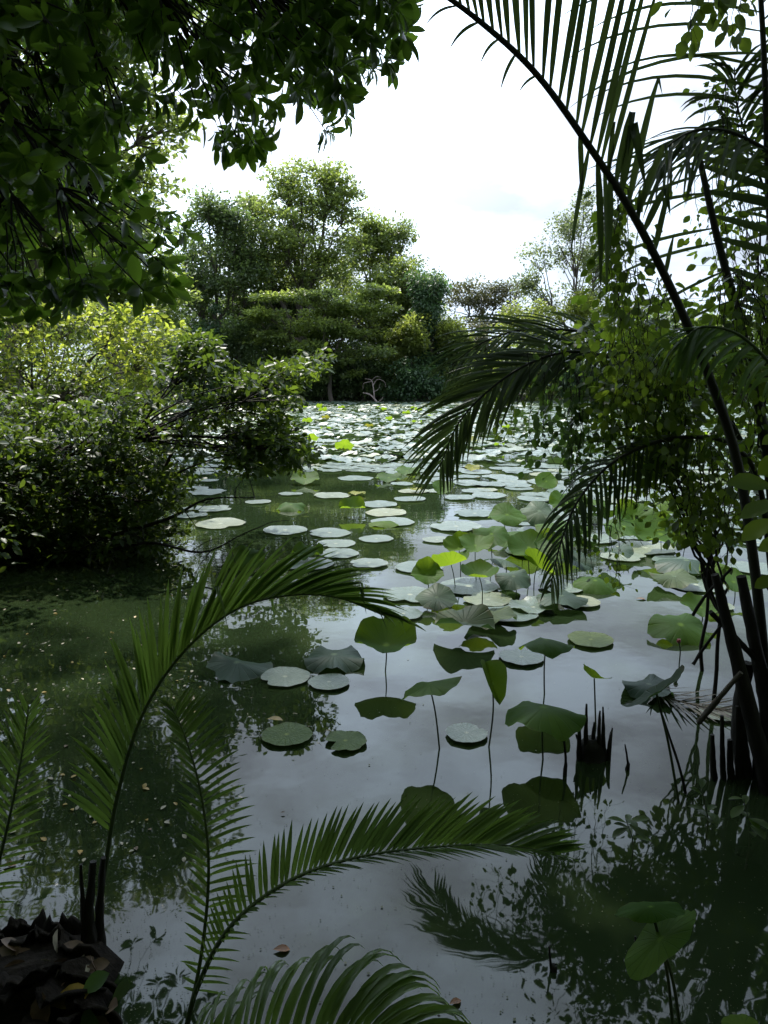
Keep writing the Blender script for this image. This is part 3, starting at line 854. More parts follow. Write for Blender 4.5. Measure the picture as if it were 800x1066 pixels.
Cc = thing('young_palm', W(-30, 1000), 'young palm frond poking in at the left edge', 'palm', GP)
frond(Cc, [(-35, 1030, 2.1), (-12, 940, 2.1), (8, 860, 2.12), (22, 790, 2.15), (30, 735, 2.18)], .0075, .0015,
      [dict(t=(.2, .98), n=30, S=(1, -.2, .2), a0=58, a1=28, L=.17, w=.0055, droop=.1, v=.5),
       dict(t=(.2, .98), n=30, S=(-1, -.2, .2), a0=58, a1=28, L=.17, w=.0055, droop=.1, v=.5)], 'palm_young', label='upright narrow frond')

# right hand palm clump
R = thing('clumping_palm', (1.72, 3.25, -.02), 'dark clumping palm at the right edge sending fronds over the pond', 'palm')
rp = lambda pts, r0, r1, mt='rachis_dark', nm='stem': mk(nm, tube(spline([P(*a) for a in pts], 24), np.linspace(r0, r1, 24), 9, .08), M[mt], R)
frond(R, [(806, 815, 3.15), (796, 690, 3.15), (786, 590, 3.15), (768, 480, 3.15), (738, 390, 3.1), (700, 302, 3.05), (660, 224, 3.0), (618, 158, 2.95), (560, 78, 2.88), (500, 22, 2.8), (440, -20, 2.75), (380, -50, 2.7)], .026, .006,
      [dict(t=(.47, .53), n=3, S=(1, 0, 1), a0=40, a1=38, L=.32, w=.013, droop=.1, fold=0),
       dict(t=(.52, .605), n=6, S=(1, 0, 1), a0=55, a1=40, L=.5, w=.018, droop=.15, fold=1),
       dict(t=(.605, 1), n=32, S=(1, .1, 1), a0=54, a1=38, L=.86, w=.0135, droop=.02, fold=.05, noise=.02, v=.5, prof=lambda u: np.interp(u, [0, .15, .6, 1], [.85, 1, .85, .5])),
       dict(t=(.6, .66), n=5, S=(-.6, -.2, -.9), a0=140, a1=140, L=.5, w=.015, droop=.6, noise=.1),
       dict(t=(.72, .99), n=9, S=(-.5, .6, .1), a0=75, a1=50, L=.2, w=.007, droop=.5, noise=.25)],
      'palm_dark', 'rachis_dark', 'great frond arching to the top of the picture', n=100)
frond(R, [(812, 820, 3.5), (812, 640, 3.55), (803, 500, 3.6), (786, 400, 3.6), (768, 325, 3.6), (748, 250, 3.6), (730, 170, 3.6), (724, 140, 3.6)], .034, .01,
      [dict(t=(.55, .97), n=11, S=(1, -.1, 0), a0=125, a1=115, L=.7, w=.017, droop=.15, noise=.05),
       dict(t=(.6, .98), n=9, S=(-1, .3, .1), a0=85, a1=75, L=.6, w=.008, droop=.25, noise=.08)],
      'palm_dark', 'rachis_dark', 'thick upright frond', n=60)
frond(R, [(850, 420, 3.4), (840, 250, 3.35), (815, 175, 3.3), (775, 143, 3.3), (735, 134, 3.3), (705, 145, 3.3), (680, 168, 3.3)], .014, .003,
      [dict(t=(.4, .98), n=24, S=(.1, -.6, -.8), a0=70, a1=30, L=.4, w=.008, droop=.5, noise=.2),
       dict(t=(.35, .98), n=24, S=(-.3, .7, -.1), a0=60, a1=25, L=.45, w=.008, droop=.5, noise=.25)],
      'palm_dark', 'rachis_dark', 'dark frond hooking over at the upper right')
frond(R, [(815, 420, 3.9), (806, 300, 3.9), (800, 180, 3.9), (796, 60, 3.85), (788, -60, 3.8), (775, -160, 3.7)], .022, .008,
      [dict(t=(.35, .98), n=20, S=(-1, 0, .25), a0=78, a1=60, L=.95, w=.0085, droop=.4, noise=.08),
       dict(t=(.3, .98), n=20, S=(1, 0, .25), a0=62, a1=50, L=.8, w=.01, droop=.75, noise=.07)],
      'palm_dark', 'rachis_dark', 'upright frond with long thin leaflets at the frame edge')
frond(R, [(850, 520, 3.9), (838, 380, 3.95), (812, 250, 4.0), (785, 165, 4.0), (768, 110, 4.0), (765, 70, 4.0)], .012, .003,
      [dict(t=(.3, .98), n=26, S=(-1, -.3, 0), a0=70, a1=40, L=.4, w=.011, droop=.7, noise=.15),
       dict(t=(.3, .98), n=26, S=(1, -.3, 0), a0=70, a1=40, L=.4, w=.011, droop=.7, noise=.15)],
      'palm_dark', 'rachis_dark', 'ragged dark frond at the upper right corner')
frond(R, [(804, 560, 4.3), (775, 465, 4.4), (735, 415, 4.4), (690, 387, 4.4), (640, 373, 4.35), (595, 366, 4.3), (552, 378, 4.25), (512, 404, 4.2), (478, 440, 4.15), (458, 486, 4.1)], .018, .003,
      [dict(t=(.5, .995), n=56, S=(-.6, .3, .8), a0=28, a1=24, L=.5, w=.0095, droop=.25, noise=.06, prof=lambda u: np.interp(u, [0, .4, .8, 1], [.9, 1, .8, .5])),
       dict(t=(.5, .995), n=56, S=(.3, -.4, -.9), a0=34, a1=24, L=.42, w=.0095, droop=.25, noise=.07, prof=lambda u: np.interp(u, [0, .4, .8, 1], [.9, 1, .8, .5])),
       dict(t=(.3, .5), n=16, S=(0, -.7, -.6), a0=70, a1=50, L=.4, w=.009, droop=1.2, noise=.12)],
      'palm_dark', 'rachis_dark', 'drooping frond fanned out over the lotus field', n=80)
frond(R, [(806, 570, 4.5), (770, 455, 4.6), (730, 395, 4.6), (680, 365, 4.6), (630, 350, 4.6), (585, 343, 4.6), (540, 344, 4.6), (500, 358, 4.55), (470, 380, 4.5)], .016, .003,
      [dict(t=(.45, .99), n=38, S=(-.3, .3, .8), a0=24, a1=20, L=.45, w=.007, droop=.35, noise=.1),
       dict(t=(.45, .99), n=38, S=(-.3, -.5, -.8), a0=34, a1=24, L=.48, w=.007, droop=.35, noise=.1)],
      'palm_dark', 'rachis_dark', 'frond lying just above the drooping one', n=70)
frond(R, [(804, 600, 3.8), (790, 500, 3.85), (760, 462, 3.85), (718, 455, 3.8), (675, 463, 3.8), (635, 484, 3.75), (603, 520, 3.7), (585, 562, 3.7), (573, 612, 3.7)], .016, .003,
      [dict(t=(.35, .99), n=44, S=(.1, -.5, -1), a0=75, a1=25, L=.36, w=.009, droop=1.1, noise=.08),
       dict(t=(.35, .99), n=40, S=(-.7, .5, .1), a0=45, a1=28, L=.3, w=.008, droop=.7, noise=.08)],
      'palm_dark', 'rachis_dark', 'low frond trailing its tip near the water', n=70)
frond(R, [(830, 560, 4.8), (790, 430, 4.9), (745, 372, 4.9), (700, 352, 4.9), (660, 352, 4.9), (625, 368, 4.9)], .014, .003,
      [dict(t=(.3, .99), n=34, S=(0, -.5, -1), a0=65, a1=25, L=.45, w=.01, droop=.9, noise=.12),
       dict(t=(.3, .99), n=34, S=(-.2, .6, .6), a0=50, a1=28, L=.45, w=.01, droop=.9, noise=.12)],
      'palm_dark', 'rachis_dark', 'tangled frond in the middle of the clump', n=60)
frond(R, [(850, 620, 3.0), (840, 480, 3.0), (815, 400, 3.0), (775, 352, 3.0), (735, 340, 3.0), (712, 352, 3.0)], .012, .003,
      [dict(t=(.4, .99), n=22, S=(0, -.4, -1), a0=75, a1=30, L=.3, w=.011, droop=.9, noise=.12),
       dict(t=(.4, .99), n=22, S=(0, .6, -.1), a0=60, a1=30, L=.34, w=.011, droop=.9, noise=.12)],
      'palm', 'rachis', 'short frond in front of the thick one', n=50)
# stubs and stems round its foot
rp([(803, 830, 3.0), (776, 720, 3.0), (758, 650, 3.0), (745, 598, 3.0)], .04, .017, 'husk')
rp([(812, 840, 3.1), (800, 740, 3.1), (788, 680, 3.1), (772, 600, 3.1)], .045, .02, 'husk')
rp([(780, 835, 3.15), (770, 760, 3.15), (778, 690, 3.15)], .04, .03, 'husk')
rp([(826, 830, 3.05), (816, 700, 3.05), (812, 560, 3.05)], .06, .035, 'husk')
rp([(800, 700, 3.1), (770, 668, 3.08), (740, 637, 3.05)], .014, .011, 'husk')
for x_, t_, r_ in [(742, 765, .02), (752, 745, .018), (760, 770, .022), (768, 735, .02), (790, 750, .04)]:
    rp([(x_ + 4, 830, 3.12), (x_ + 1, 800, 3.12), (x_, t_, 3.12)], r_, r_ * .45, 'husk', 'root')
# big dark crown on the right bank (frame edge and beyond)
rt = thing('bank_tree', (3.6, 4.4, .2), 'dense dark tree on the right bank behind the palm clump', 'tree')
rtips = np.vstack([poly_tips([(800, -330), (1150, -330), (1150, 560), (840, 560), (815, 300), (830, 100), (790, 40)], 420, 4.0, 5.6), poly_tips([(520, -360), (1000, -360), (1000, -60), (700, -70)], 330, 3.6, 5.2)])
fr_ = np.array([3.7, 4.5, 2.2])
mk('trunk', limb((3.6, 4.4, .15), fr_, .16, .13, 0, 9, 7, .03) + skeleton(fr_, rtips, .06, 9, 60, .06, .5, .004), M['bark_dark'], rt)
mk_scatter('crown', [twig_rosettes(rtips, nrm(rtips - fr_), 10, .15, L_BIG)], M['canopy'], rt)

# ------------------------------------------------------------------ hanging vines
def vine(name, label, strands, size, mat='vine', per=.024, group='leafy vines hanging from the palm', r=.0022, dens=2):
    s0 = P(*strands[0][0])
    t = thing(name, s0, label, 'vine', group)
    wood = []; pos = []; d = []; nv = []
    for st in strands:
        c3 = [P(*a) for a in st]
        Ls = sum(np.linalg.norm(c3[i + 1] - c3[i]) for i in range(len(c3) - 1))
        nn = max(10, int(Ls / per))
        q = spline(c3, nn)
        q += np.cumsum(rng.normal(0, .004, q.shape), 0) * np.array([1, 1, .3])
        wood += tube(q, np.linspace(r, r * .5, nn), 5)
        for k in range(nn):
            for _ in range(rng.integers(0, dens + 1)):
                dd = nrm(rng.normal(size=3) * np.array([1, 1, .5]) + np.array([0, 0, -.7]))
                st_ = rng.uniform(.01, .05) if rng.uniform() < .5 else rng.uniform(.05, .15)
                pos.append(q[k] + dd * st_); d.append(nrm(dd + np.array([0, 0, -.5])))
                nv.append(nrm(np.array([0, -.6, .6]) + rng.normal(0, .5, 3)))
                wood += tube([q[k], q[k] + dd * st_], [.0008, .0006], 3, cap=False)
    tops = np.array([P(*st[0]) for st in strands]); tops = tops[np.argsort(tops[:, 0])]
    run = np.vstack([[a_ + (b_ - a_) * f_ for f_ in (0, .5)] for a_, b_ in zip(tops[:-1], tops[1:])] + [tops[-1:]])
    wood += tube(run, r, 5)
    mk('stem', wood, M['bark_dark'], t)
    mk_scatter('leaves', [scatter(L_RND, np.array(pos), np.array(d), np.array(nv), size * rng.uniform(.5, 1.35, len(pos)))], M[mat], t)
    return t


def strands(xr, y0, y1, n, D, spread=22, jit=14):
    out = []
    for _ in range(n):
        x = rng.uniform(*xr); a = y0 + rng.uniform(-1, 1) * jit; b = y1 + rng.uniform(-1, .4) * jit * 2.2
        dd = D + rng.uniform(-.2, .2)
        m_ = x + rng.uniform(-.5, .5) * spread
        out.append([(x, a, dd), (m_, a + (b - a) * .35, dd), (m_ + rng.uniform(-.4, .4) * spread, a + (b - a) * .7, dd), (m_ + rng.uniform(-.5, .5) * spread, b, dd)])
    return out


vine('hanging_vine', 'upper vine climbing along the middle of the great frond', strands((632, 660), 195, 330, 10, 3.2, 18), .044, 'vine_dark')
vine('hanging_vine', 'dark dangling vine left of the others, below the drooping frond', strands((545, 640), 378, 470, 18, 4.3, 20, 18) + strands((588, 622), 400, 575, 8, 4.2, 12), .043, 'palm')
vine('hanging_vine', 'thin dangling vine at the left tip of the vine curtain', strands((505, 555), 385, 455, 5, 4.35, 18, 12), .038, 'vine')
vine('hanging_vine', 'bright vine curtain below the middle of the great frond', strands((640, 700), 300, 420, 14, 3.5, 24, 20), .042)
vine('hanging_vine', 'long vine curtain hanging down before the low frond', strands((615, 735), 370, 520, 20, 4.0, 26, 30), .042, 'vine_dark')
vine('hanging_vine', 'vine sprays trailing close to the water beside the palm stems', strands((690, 765), 470, 580, 13, 3.7, 30, 22), .044)
vine('hanging_vine', 'broken vine bits dangling over the pale water gap', strands((612, 650), 540, 600, 4, 3.9, 12, 10), .033)
vine('hanging_vine', 'vine with round leaves hanging in from the top edge', strands((724, 772), -40, 38, 7, 3.0, 12, 14), .056)
vine('hanging_vine', 'vine tangle around the palm stems at the frame edge', strands((735, 800), 110, 300, 9, 3.7, 26, 30), .041, 'vine', dens=1)
vine('hanging_vine', 'leafy vine along the lower palm stems', strands((740, 800), 300, 460, 18, 3.4, 26, 30), .042, 'vine_dark')

# leafy climber filling the clump between the palm stems
def climber(label, base, polys, n, size, mat, D0, D1, nl=16):
    t = thing('climbing_plant', base, label, 'climber', 'leafy climbers woven through the palm clump')
    tp = np.vstack([poly_tips(p_, int(n * w_), D0, D1) for p_, w_ in polys])
    base = np.array(base, float)
    f = base + (0, 0, .5)
    mk('stem', limb(base, f, .012, .01, 0, 6, 4) + skeleton(f, tp, .009, 8, 40, .05, .55, .0014, .12), M['bark_dark'], t)
    mk_scatter('leaves', [clump_leaves(tp, .13 * rng.uniform(.6, 1.4, len(tp)), nl, size, L_RND, 1.0, .5, .5)], M[mat], t)


climber('dark climber woven through the middle of the palm clump', (2.0, 4.4, .0), [([(625, 330), (690, 300), (760, 330), (830, 300), (830, 470), (760, 480), (690, 440), (640, 430)], 1)], 70, .055, 'vine_dark', 4.0, 5.0)
climber('sunlit yellow-green climber spilling over the drooping fronds', (1.9, 4.0, .0), [([(600, 345), (650, 320), (720, 360), (730, 440), (690, 500), (640, 470), (620, 400)], 1), ([(660, 450), (760, 440), (790, 540), (720, 570), (670, 530)], .6)], 100, .055, 'vine', 3.7, 4.5, 10)
climber('climber with small leaves around the upper fronds', (2.3, 4.0, .0), [([(740, 90), (830, 40), (830, 330), (770, 320), (730, 230)], 1)], 45, .045, 'vine_dark', 3.7, 4.4, 12)

# broadleaf plant, right edge
bpt = thing('broadleaf_plant', (1.75, 2.6, .1), 'plant with large bright green leaves reaching in at the right edge', 'plant')
lv = [(808, 508, 750, 494, 2.35), (822, 470, 782, 497, 2.3), (812, 540, 762, 562, 2.35), (815, 522, 760, 536, 2.45), (825, 560, 782, 572, 2.3), (818, 450, 788, 462, 2.4), (812, 600, 780, 612, 2.5)]
pw = []; pp_, pd, pn, ps = [], [], [], []
stem_c = spline([np.array([1.75, 2.6, .0]), P(850, 640, 2.5), P(835, 540, 2.4), P(825, 430, 2.4)], 20)
pw += tube(stem_c, np.linspace(.012, .005, 20), 6)
for (x0, y0, x1, y1, D) in lv:
    a = P(x0, y0, D); b = P(x1, y1, D)
    j = np.argmin(((stem_c - a) ** 2).sum(-1)); pw += limb(stem_c[j], a, .004, .003, .1, 5, 4)
    pp_.append(a); pd.append(nrm(b - a)); pn.append(nrm(np.array([0, -.55, .8]) + rng.normal(0, .2, 3))); ps.append(np.linalg.norm(b - a) * .8)
mk('stem', pw, M['rachis'], bpt)
mk_scatter('leaves', [scatter(L_BIG, np.array(pp_), np.array(pd), np.array(pn), np.array(ps), np.full(len(ps), 1.25))], M['broad'], bpt)

# small weeds at the lower right
for (bx, by, hh, lb) in [(775, 905, .28, 'small leafy weed in the dark water at the lower right edge'), (732, 885, .25, 'slender weed with pale leaves left of the edge weed'), (655, 905, .2, 'lone thin weed standing in the reflections')]:
    b = W(bx, by)
    t = thing('water_weed', b, lb, 'weed', 'weeds in the shallow water')
    q = spline([b + (0, 0, -.05), b + (.01, 0, hh * .5), b + (-.02, .01, hh)], 12)
    mk('stem', tube(q, np.linspace(.003, .0015, 12), 5), M['stalk'], t)
    k = 9
    pos = q[rng.integers(6, 12, k)]; th = rng.uniform(0, 6.28, k)
    dd = np.stack([np.cos(th), np.sin(th), rng.uniform(-.1, .5, k)], -1)
    mk_scatter('leaves', [scatter(L_BIG, pos, dd, np.tile([0, 0, 1.], (k, 1)), rng.uniform(.05, .09, k))], M['vine'], t)

# ------------------------------------------------------------------ lotus
SEG, RINGS = 36, 6


def disc(R_, cup=0, rip=0, kk=5, foldF=0, edge=.04, notch=0, seg=SEG, rings=RINGS, ph=0, ell=1.0, hollow=.0):
    th = np.linspace(0, 2 * np.pi, seg, endpoint=False)
    e = 1 + edge * (np.sin(th * 3 + ph) * .6 + np.sin(th * 7 + ph * 2) * .35 + rng.normal(0, .25, seg))
    if notch: e *= 1 - notch * np.exp(-((np.angle(np.exp(1j * (th - ph)))) / .22) ** 2)
    V = [(0, 0, 0)]; UV = [(0.001, 0.001)]
    for i in range(1, rings + 1):
        r = i / rings
        rr = r * (1 + (e - 1) * r)
        x = rr * np.cos(th) * ell; y = rr * np.sin(th)
        z = cup * r ** 2 + rip * np.sin(kk * th + ph) * r ** 3 + rip * .35 * np.sin((kk * 2 + 3) * th + 2 * ph) * r ** 4 + hollow * (r - r ** 2)
        if foldF:
            Fq = np.radians(foldF)
            z = z * np.cos(Fq) + np.abs(x) * np.sin(Fq); x = x * np.cos(Fq)
        V += list(zip(x, y, z)); UV += list(zip(r * np.cos(th), r * np.sin(th)))
    V = np.array(V) * R_
    f3 = np.array([(0, 1 + j, 1 + (j + 1) % seg) for j in range(seg)])
    f4 = []
    for i in range(rings - 1):
        a = 1 + i * seg; b = a + seg
        for j in range(seg): f4.append((a + j, b + j, b + (j + 1) % seg, a + (j + 1) % seg))
    return V, f3, np.array(f4, int).reshape(-1, 4), np.array(UV)


def lotus_mesh(name, mat, **kw):
    V, f3, f4, UV = disc(**kw)
    me = bpy.data.meshes.new(name)
    faces = [tuple(int(i) for i in f) for f in f3] + [tuple(int(i) for i in f) for f in f4]
    me.from_pydata([tuple(v) for v in V], [], faces)
    ul = me.uv_layers.new(name='leaf')
    lp = np.zeros(len(me.loops), np.int32); me.loops.foreach_get('vertex_index', lp)
    ul.data.foreach_set('uv', UV[lp].astype(np.float32).ravel())
    me.polygons.foreach_set('use_smooth', np.full(len(me.polygons), True))
    me.materials.append(mat)
    me.update()
    return me


def link(name, me, loc, rot=(0, 0, 0), scale=1.0, parent=None):
    o = bpy.data.objects.new(name, me); COL.objects.link(o)
    o.location = tuple(float(c) for c in loc); o.rotation_euler = rot; o.scale = (scale,) * 3
    if parent: o.parent = parent
    return o


def px_radius(px, py, w):
    p = W(px, py); return w / FPX * math.hypot(p[1], H) * .5 * 1.0


GPAD = 'floating lotus pads'
pad_meshes = [lotus_mesh('lotus_pad', M['pad'], R_=1, cup=.015, rip=.016, kk=int(k), edge=.03, notch=.25 if i % 3 == 0 else 0, ph=i * 1.3, seg=44, rings=4) for i, k in enumerate([3, 5, 4, 6, 5, 3, 7, 4])]
placed = []


def add_pad(px, py, w, label, group=GPAD, mat=None, me=None, extra=None):
    p = W(px, py)
    R_ = px_radius(px, py, w)
    if mat or extra:
        me = lotus_mesh('lotus_pad', M[mat or 'pad'], R_=1, **dict(dict(cup=.015, rip=.018, kk=5, edge=.04, ph=px * .1), **(extra or {})))
    else:
        me = pad_meshes[rng.integers(len(pad_meshes))]
    o = link('lotus_pad', me, (p[0], p[1], .012 + .004 * rng.uniform(0, 1) + .0005 * (len(placed) % 12)), (rng.normal(0, .008), rng.normal(0, .008), rng.uniform(0, 6.28)), R_)
    placed.append((p[0], p[1], R_))
    return tag(o, label, 'lotus pad', group)


near = [
    (343, 712, 42, 'small round pad, right one of the pair below the drooping grey leaf', None, None),
    (297, 707, 50, 'pad with a curled brown tip beside the wrinkled half-folded leaf', None, None),
    (299, 767, 50, 'pale green pad carrying a fallen yellow leaf', 'pad_green', None),
    (360, 774, 42, 'yellow-green pad with a folded notch in its rim, nearest the viewer', 'pad_green', dict(notch=.55, rip=.05)),
    (486, 766, 42, 'lone smooth pad between the slender leaf stalks', None, None),
    (543, 686, 46, 'oval pad with clean rim beside the domed green leaf', None, None),
    (615, 668, 46, 'slim pad lying on the reflected vines', 'pad_green', None),
    (605, 628, 40, 'small pad in front of the dark green raised leaf and its reflection', None, None),
    (420, 641, 40, 'pad touching the tip of the arching palm frond', None, None),
    (427, 621, 56, 'broad pad with pale droplets below the tip of the arching frond', None, None),
    (384, 588, 40, 'round pad alone left of the raised leaf cluster', None, None),
    (437, 592, 50, 'split-edged pad just left of the raised leaf cluster', None, None),
    (322, 588, 52, 'wide pad behind the crest of the arching frond', None, None),
    (352, 577, 44, 'lower pad of the overlapping pair in mid pond', None, None),
    (350, 567, 40, 'upper pad of the overlapping pair in mid pond', None, None),
    (297, 553, 46, 'pad floating apart in the green open water', None, None),
    (392, 562, 36, 'small pad right of the overlapping pair', None, None),
    (488, 612, 62, 'large dark pad lying under the raised leaf cluster', None, None),
    (508, 626, 50, 'pad in the shadow below the raised leaf cluster', None, None),
    (530, 640, 60, 'ragged pad right of the drooping dark leaf', None, None),
    (555, 634, 50, 'curled-edge pad at the right of the ragged one', None, dict(rip=.09, cup=.1)),
    (585, 612, 50, 'pad among the leaves below the trailing frond tip', None, None),
    (672, 572, 60, 'pale pad at the top of the bright water gap', None, None),
    (700, 585, 40, 'dark pad right of the pale one at the water gap', None, None),
    (725, 610, 56, 'flat dark pad beside the palm stems', None, None),
    (745, 632, 36, 'small grey-green pad nearest the leaning palm stub', None, None),
    (748, 745, 36, 'small greyish pad caught in the sunken dead frond', None, None),
    (455, 563, 30, 'little pad in front of the far cluster of flat pads', None, None),
]
for (px, py, w_, lb, mt, ex) in near: add_pad(px, py, w_, lb, mat=mt, extra=ex)

# the lotus field: jittered lattice over the open water
cand = []
yy = 6.6
while yy < 60.5:
    step = (.5 if yy < 14 else .37) + .04 * math.sin(yy)
    x0 = -.6 * yy - 2; x1 = .6 * yy + 2
    for xx in np.arange(x0, x1, step):
        cand.append((xx + rng.uniform(-.24, .24), yy + rng.uniform(-.24, .24)))
    yy += step * .92
cand = np.array(cand)


def vnoise(x, y):
    return .5 + .25 * np.sin(x * .9 + 1.3 * np.sin(y * .45)) + .25 * np.sin(y * .7 + 1.7 * np.sin(x * .5 + 2))


keep = []
for (x, y) in cand:
    if not (shore_left(y) + .5 < x < shore_right(y) - .3) or y > 60.8: continue
    px = 400 + FPX * x / y
    pr_ = .92
    if y < 8.5: pr_ = .0 if px < 300 else .28
    elif y < 11: pr_ = .28 if px < 470 else .5
    elif y < 14: pr_ = .4 if px < 480 else .8
    elif y < 20: pr_ = .95
    else: pr_ = 1.3
    pr_ *= .45 + .75 * vnoise(x, y) if y < 40 else .9 + .1 * vnoise(x, y)
    if rng.uniform() > pr_: continue
    if any(math.hypot(x - a, y - b) < c + .2 for a, b, c in placed[:40]): continue
    if x < -2.2 and y < 9.5: continue
    keep.append((x, y))
keep = np.array(keep)
pxs = 400 + FPX * keep[:, 0] / keep[:, 1]
inview = (pxs > -20) & (pxs < 820)
order = np.argsort(np.where(inview, keep[:, 1], 1e3))
nind = 255
sel = order[:nind]; rest = order[nind:]
for i in sel:
    x, y = keep[i]
    R_ = rng.uniform(.19, .33)
    me = pad_meshes[rng.integers(len(pad_meshes))]
    o = link('lotus_pad', me, (x, y, .012 + rng.uniform(0, .01)), (rng.normal(0, .012), rng.normal(0, .012), rng.uniform(0, 6.28)), R_)
    tag(o, 'flat grey-green pad, one of the many look-alikes of the lotus field', 'lotus pad', 'look-alike pads of the lotus field')
# the remaining far pads
seg = 14
Vall, Fall, UVall = [], [], []
nf = len(rest)
th = np.linspace(0, 2 * np.pi, seg, endpoint=False)
R_ = rng.uniform(.13, .31, nf); z0 = .012 + rng.uniform(0, .012, nf)
tx = rng.normal(0, .12, nf); ty = rng.normal(0, .13, nf)
e = 1 + rng.normal(0, .05, (nf, seg))
cxs = np.cos(th)[None] * e; cys = np.sin(th)[None] * e
ring = np.stack([keep[rest, 0][:, None] + R_[:, None] * cxs, keep[rest, 1][:, None] + R_[:, None] * cys,
                 z0[:, None] + .02 + R_[:, None] * (cxs * tx[:, None] + cys * ty[:, None]) + .05 * rng.uniform(0, 1, (nf, seg))], -1)
cen = np.stack([keep[rest, 0], keep[rest, 1], z0], -1)[:, None, :]
V = np.concatenate([cen, ring], 1).reshape(-1, 3)
uvr = np.stack([np.tile(np.cos(th), (nf, 1)), np.tile(np.sin(th), (nf, 1))], -1)
UV = np.concatenate([np.full((nf, 1, 2), .001), uvr], 1).reshape(-1, 2)
tri = np.array([(0, 1 + j, 1 + (j + 1) % seg) for j in range(seg)])
Fp = (tri[None] + (np.arange(nf) * (seg + 1))[:, None, None]).reshape(-1, 3)
V[:, 2] = np.maximum(V[:, 2], .004)
o = mk('lotus_pads', [(V, Fp)], M['pad'], uvs=UV)
tag(o, 'countless pale lotus pads carpeting the far water', 'lotus pads', None, 'stuff')

GL = 'raised lotus leaves'


def raised(px, py, bx, by, w, label, mat='lotus', yaw=0, tilt=0, tdir=0, stalk=True, cat='lotus leaf', group=GL, stalk_mat='stalk', sr=.0045, **kw):
    """leaf blade seen at (px,py), its stalk rising from the water at (bx,by)"""
    pit = kw.pop('pit', 0)
    base = W(bx, by)
    top = P(px, py, base[1] + kw.pop('dy', 0))
    if top[2] < .05: top[2] = .05
    R_ = w / FPX * math.hypot(top[1], H - top[2]) * .5
    t = thing('lotus_leaf', base, label, cat, group)
    me = lotus_mesh('blade', M[mat], R_=R_, ph=px * .37, **dict(dict(cup=.15, rip=.1, kk=4, edge=.05), **kw))
    # tilt about a horizontal axis heading tdir
    ax = Vector((math.cos(tdir), math.sin(tdir), 0))
    rot = Matrix.Rotation(pit, 3, 'X') @ Matrix.Rotation(tilt, 3, ax) @ Matrix.Rotation(yaw, 3, 'Z')
    o = link('blade', me, top - base, rot.to_euler(), 1.0, t)
    if stalk:
        d = top - base
        mid = d * .5 + np.array([rng.normal(0, .012), rng.normal(0, .012), 0]) * (1 + d[2])
        q = spline([np.array([0, 0, -.1]), mid, d - np.array([0, 0, .002])], 12)
        mk_o = mk('stalk', [(V_ + base, F_) for V_, F_ in tube(q, np.linspace(sr, sr * .8, 12), 6)], M[stalk_mat], t)
    return t


pi = math.pi
raised(402, 672, 400, 699, 64, 'cupped bright green leaf with its dark reflection right below it', foldF=14, yaw=pi / 2 - .1, tilt=.28, rip=.1, cup=.3)
raised(513, 712, 507, 778, 54, 'narrow upright leaf folded in half on a long thin stalk', foldF=62, yaw=.15, tilt=.5, tdir=0, rip=.06, cup=.0, ell=.9)
raised(447, 712, 460, 780, 66, 'tilted green leaf with a drooping wing left of the folded upright one', tilt=-.3, tdir=pi / 2 + .2, pit=-.3, rip=.1, cup=-.15, kk=3)
raised(566, 736, 567, 792, 80, 'umbrella-shaped leaf on a tall stalk with darkly drooping rim', cup=-.34, rip=.16, kk=3, tilt=-.12)
raised(569, 666, 568, 722, 56, 'domed green leaf standing right of the oval clean-rimmed pad', cup=-.3, rip=.14, kk=3, tilt=-.15)
raised(619, 706, 622, 758, 32, 'small slanting green leaf above the spiky black stumps', foldF=20, tilt=.6, tdir=2.2, rip=.05)
raised(676, 712, 640, 722, 52, 'dark crumpled leaf lying behind the slanted blue-green leaf', mat='lotus_dark', cup=-.2, rip=.22, kk=3, stalk=False)
raised(684, 722, 712, 835, 74, 'slanted blue-green leaf held on a long oblique stalk', mat='lotus_dark', tilt=-.75, tdir=.9, rip=.06, cup=.05, foldF=8, sr=.006)
raised(709, 650, 710, 664, 62, 'round leaf cupped over its own reflection near the leaning stems', cup=-.25, rip=.12, kk=4, tilt=.3)
raised(348, 681, 348, 690, 64, 'drooping grey-green leaf with ragged lobes resting on the water', mat='lotus_dark', cup=-.18, rip=.14, kk=5, stalk=False)
raised(247, 689, 247, 697, 70, 'wrinkled grey leaf half folded, lying at the left', mat='lotus_dark', cup=-.12, rip=.16, kk=3, foldF=-14, yaw=.9, stalk=False)
raised(484, 650, 486, 664, 64, 'curled dark leaf with two rolled lobes', mat='lotus_dark', foldF=28, yaw=1.2, rip=.12, cup=-.1, stalk=False)
raised(495, 568, 497, 606, 38, 'green leaf at the top of the clustered raised leaves', foldF=18, rip=.12, cup=.1, tilt=.3)
raised(470, 588, 476, 612, 42, 'light green leaf at the left of the clustered raised leaves', foldF=30, yaw=.9, rip=.08, tilt=-.4, tdir=.5)
raised(499, 599, 502, 632, 40, 'cup-like leaf at the front of the clustered raised leaves', cup=.4, rip=.1, tilt=.15)
raised(526, 583, 524, 606, 40, 'dark leaning leaf between the clustered raised leaves', mat='lotus_dark', cup=-.25, rip=.1, tilt=.3, tdir=2)
raised(551, 570, 553, 603, 46, 'big bright leaf standing left of the trailing frond tip', cup=.2, rip=.1, tilt=.45)
raised(560, 590, 556, 610, 40, 'twisted pointed light leaf beside the trailing frond tip', foldF=42, yaw=.8, tilt=.5, tdir=1.8, rip=.05)
raised(545, 554, 545, 575, 60, 'wide drooping leaf behind the clustered raised leaves', cup=-.3, rip=.14, kk=3)
raised(585, 545, 585, 570, 55, 'shadowed leaf touching the back of the trailing frond', cup=-.2, rip=.12)
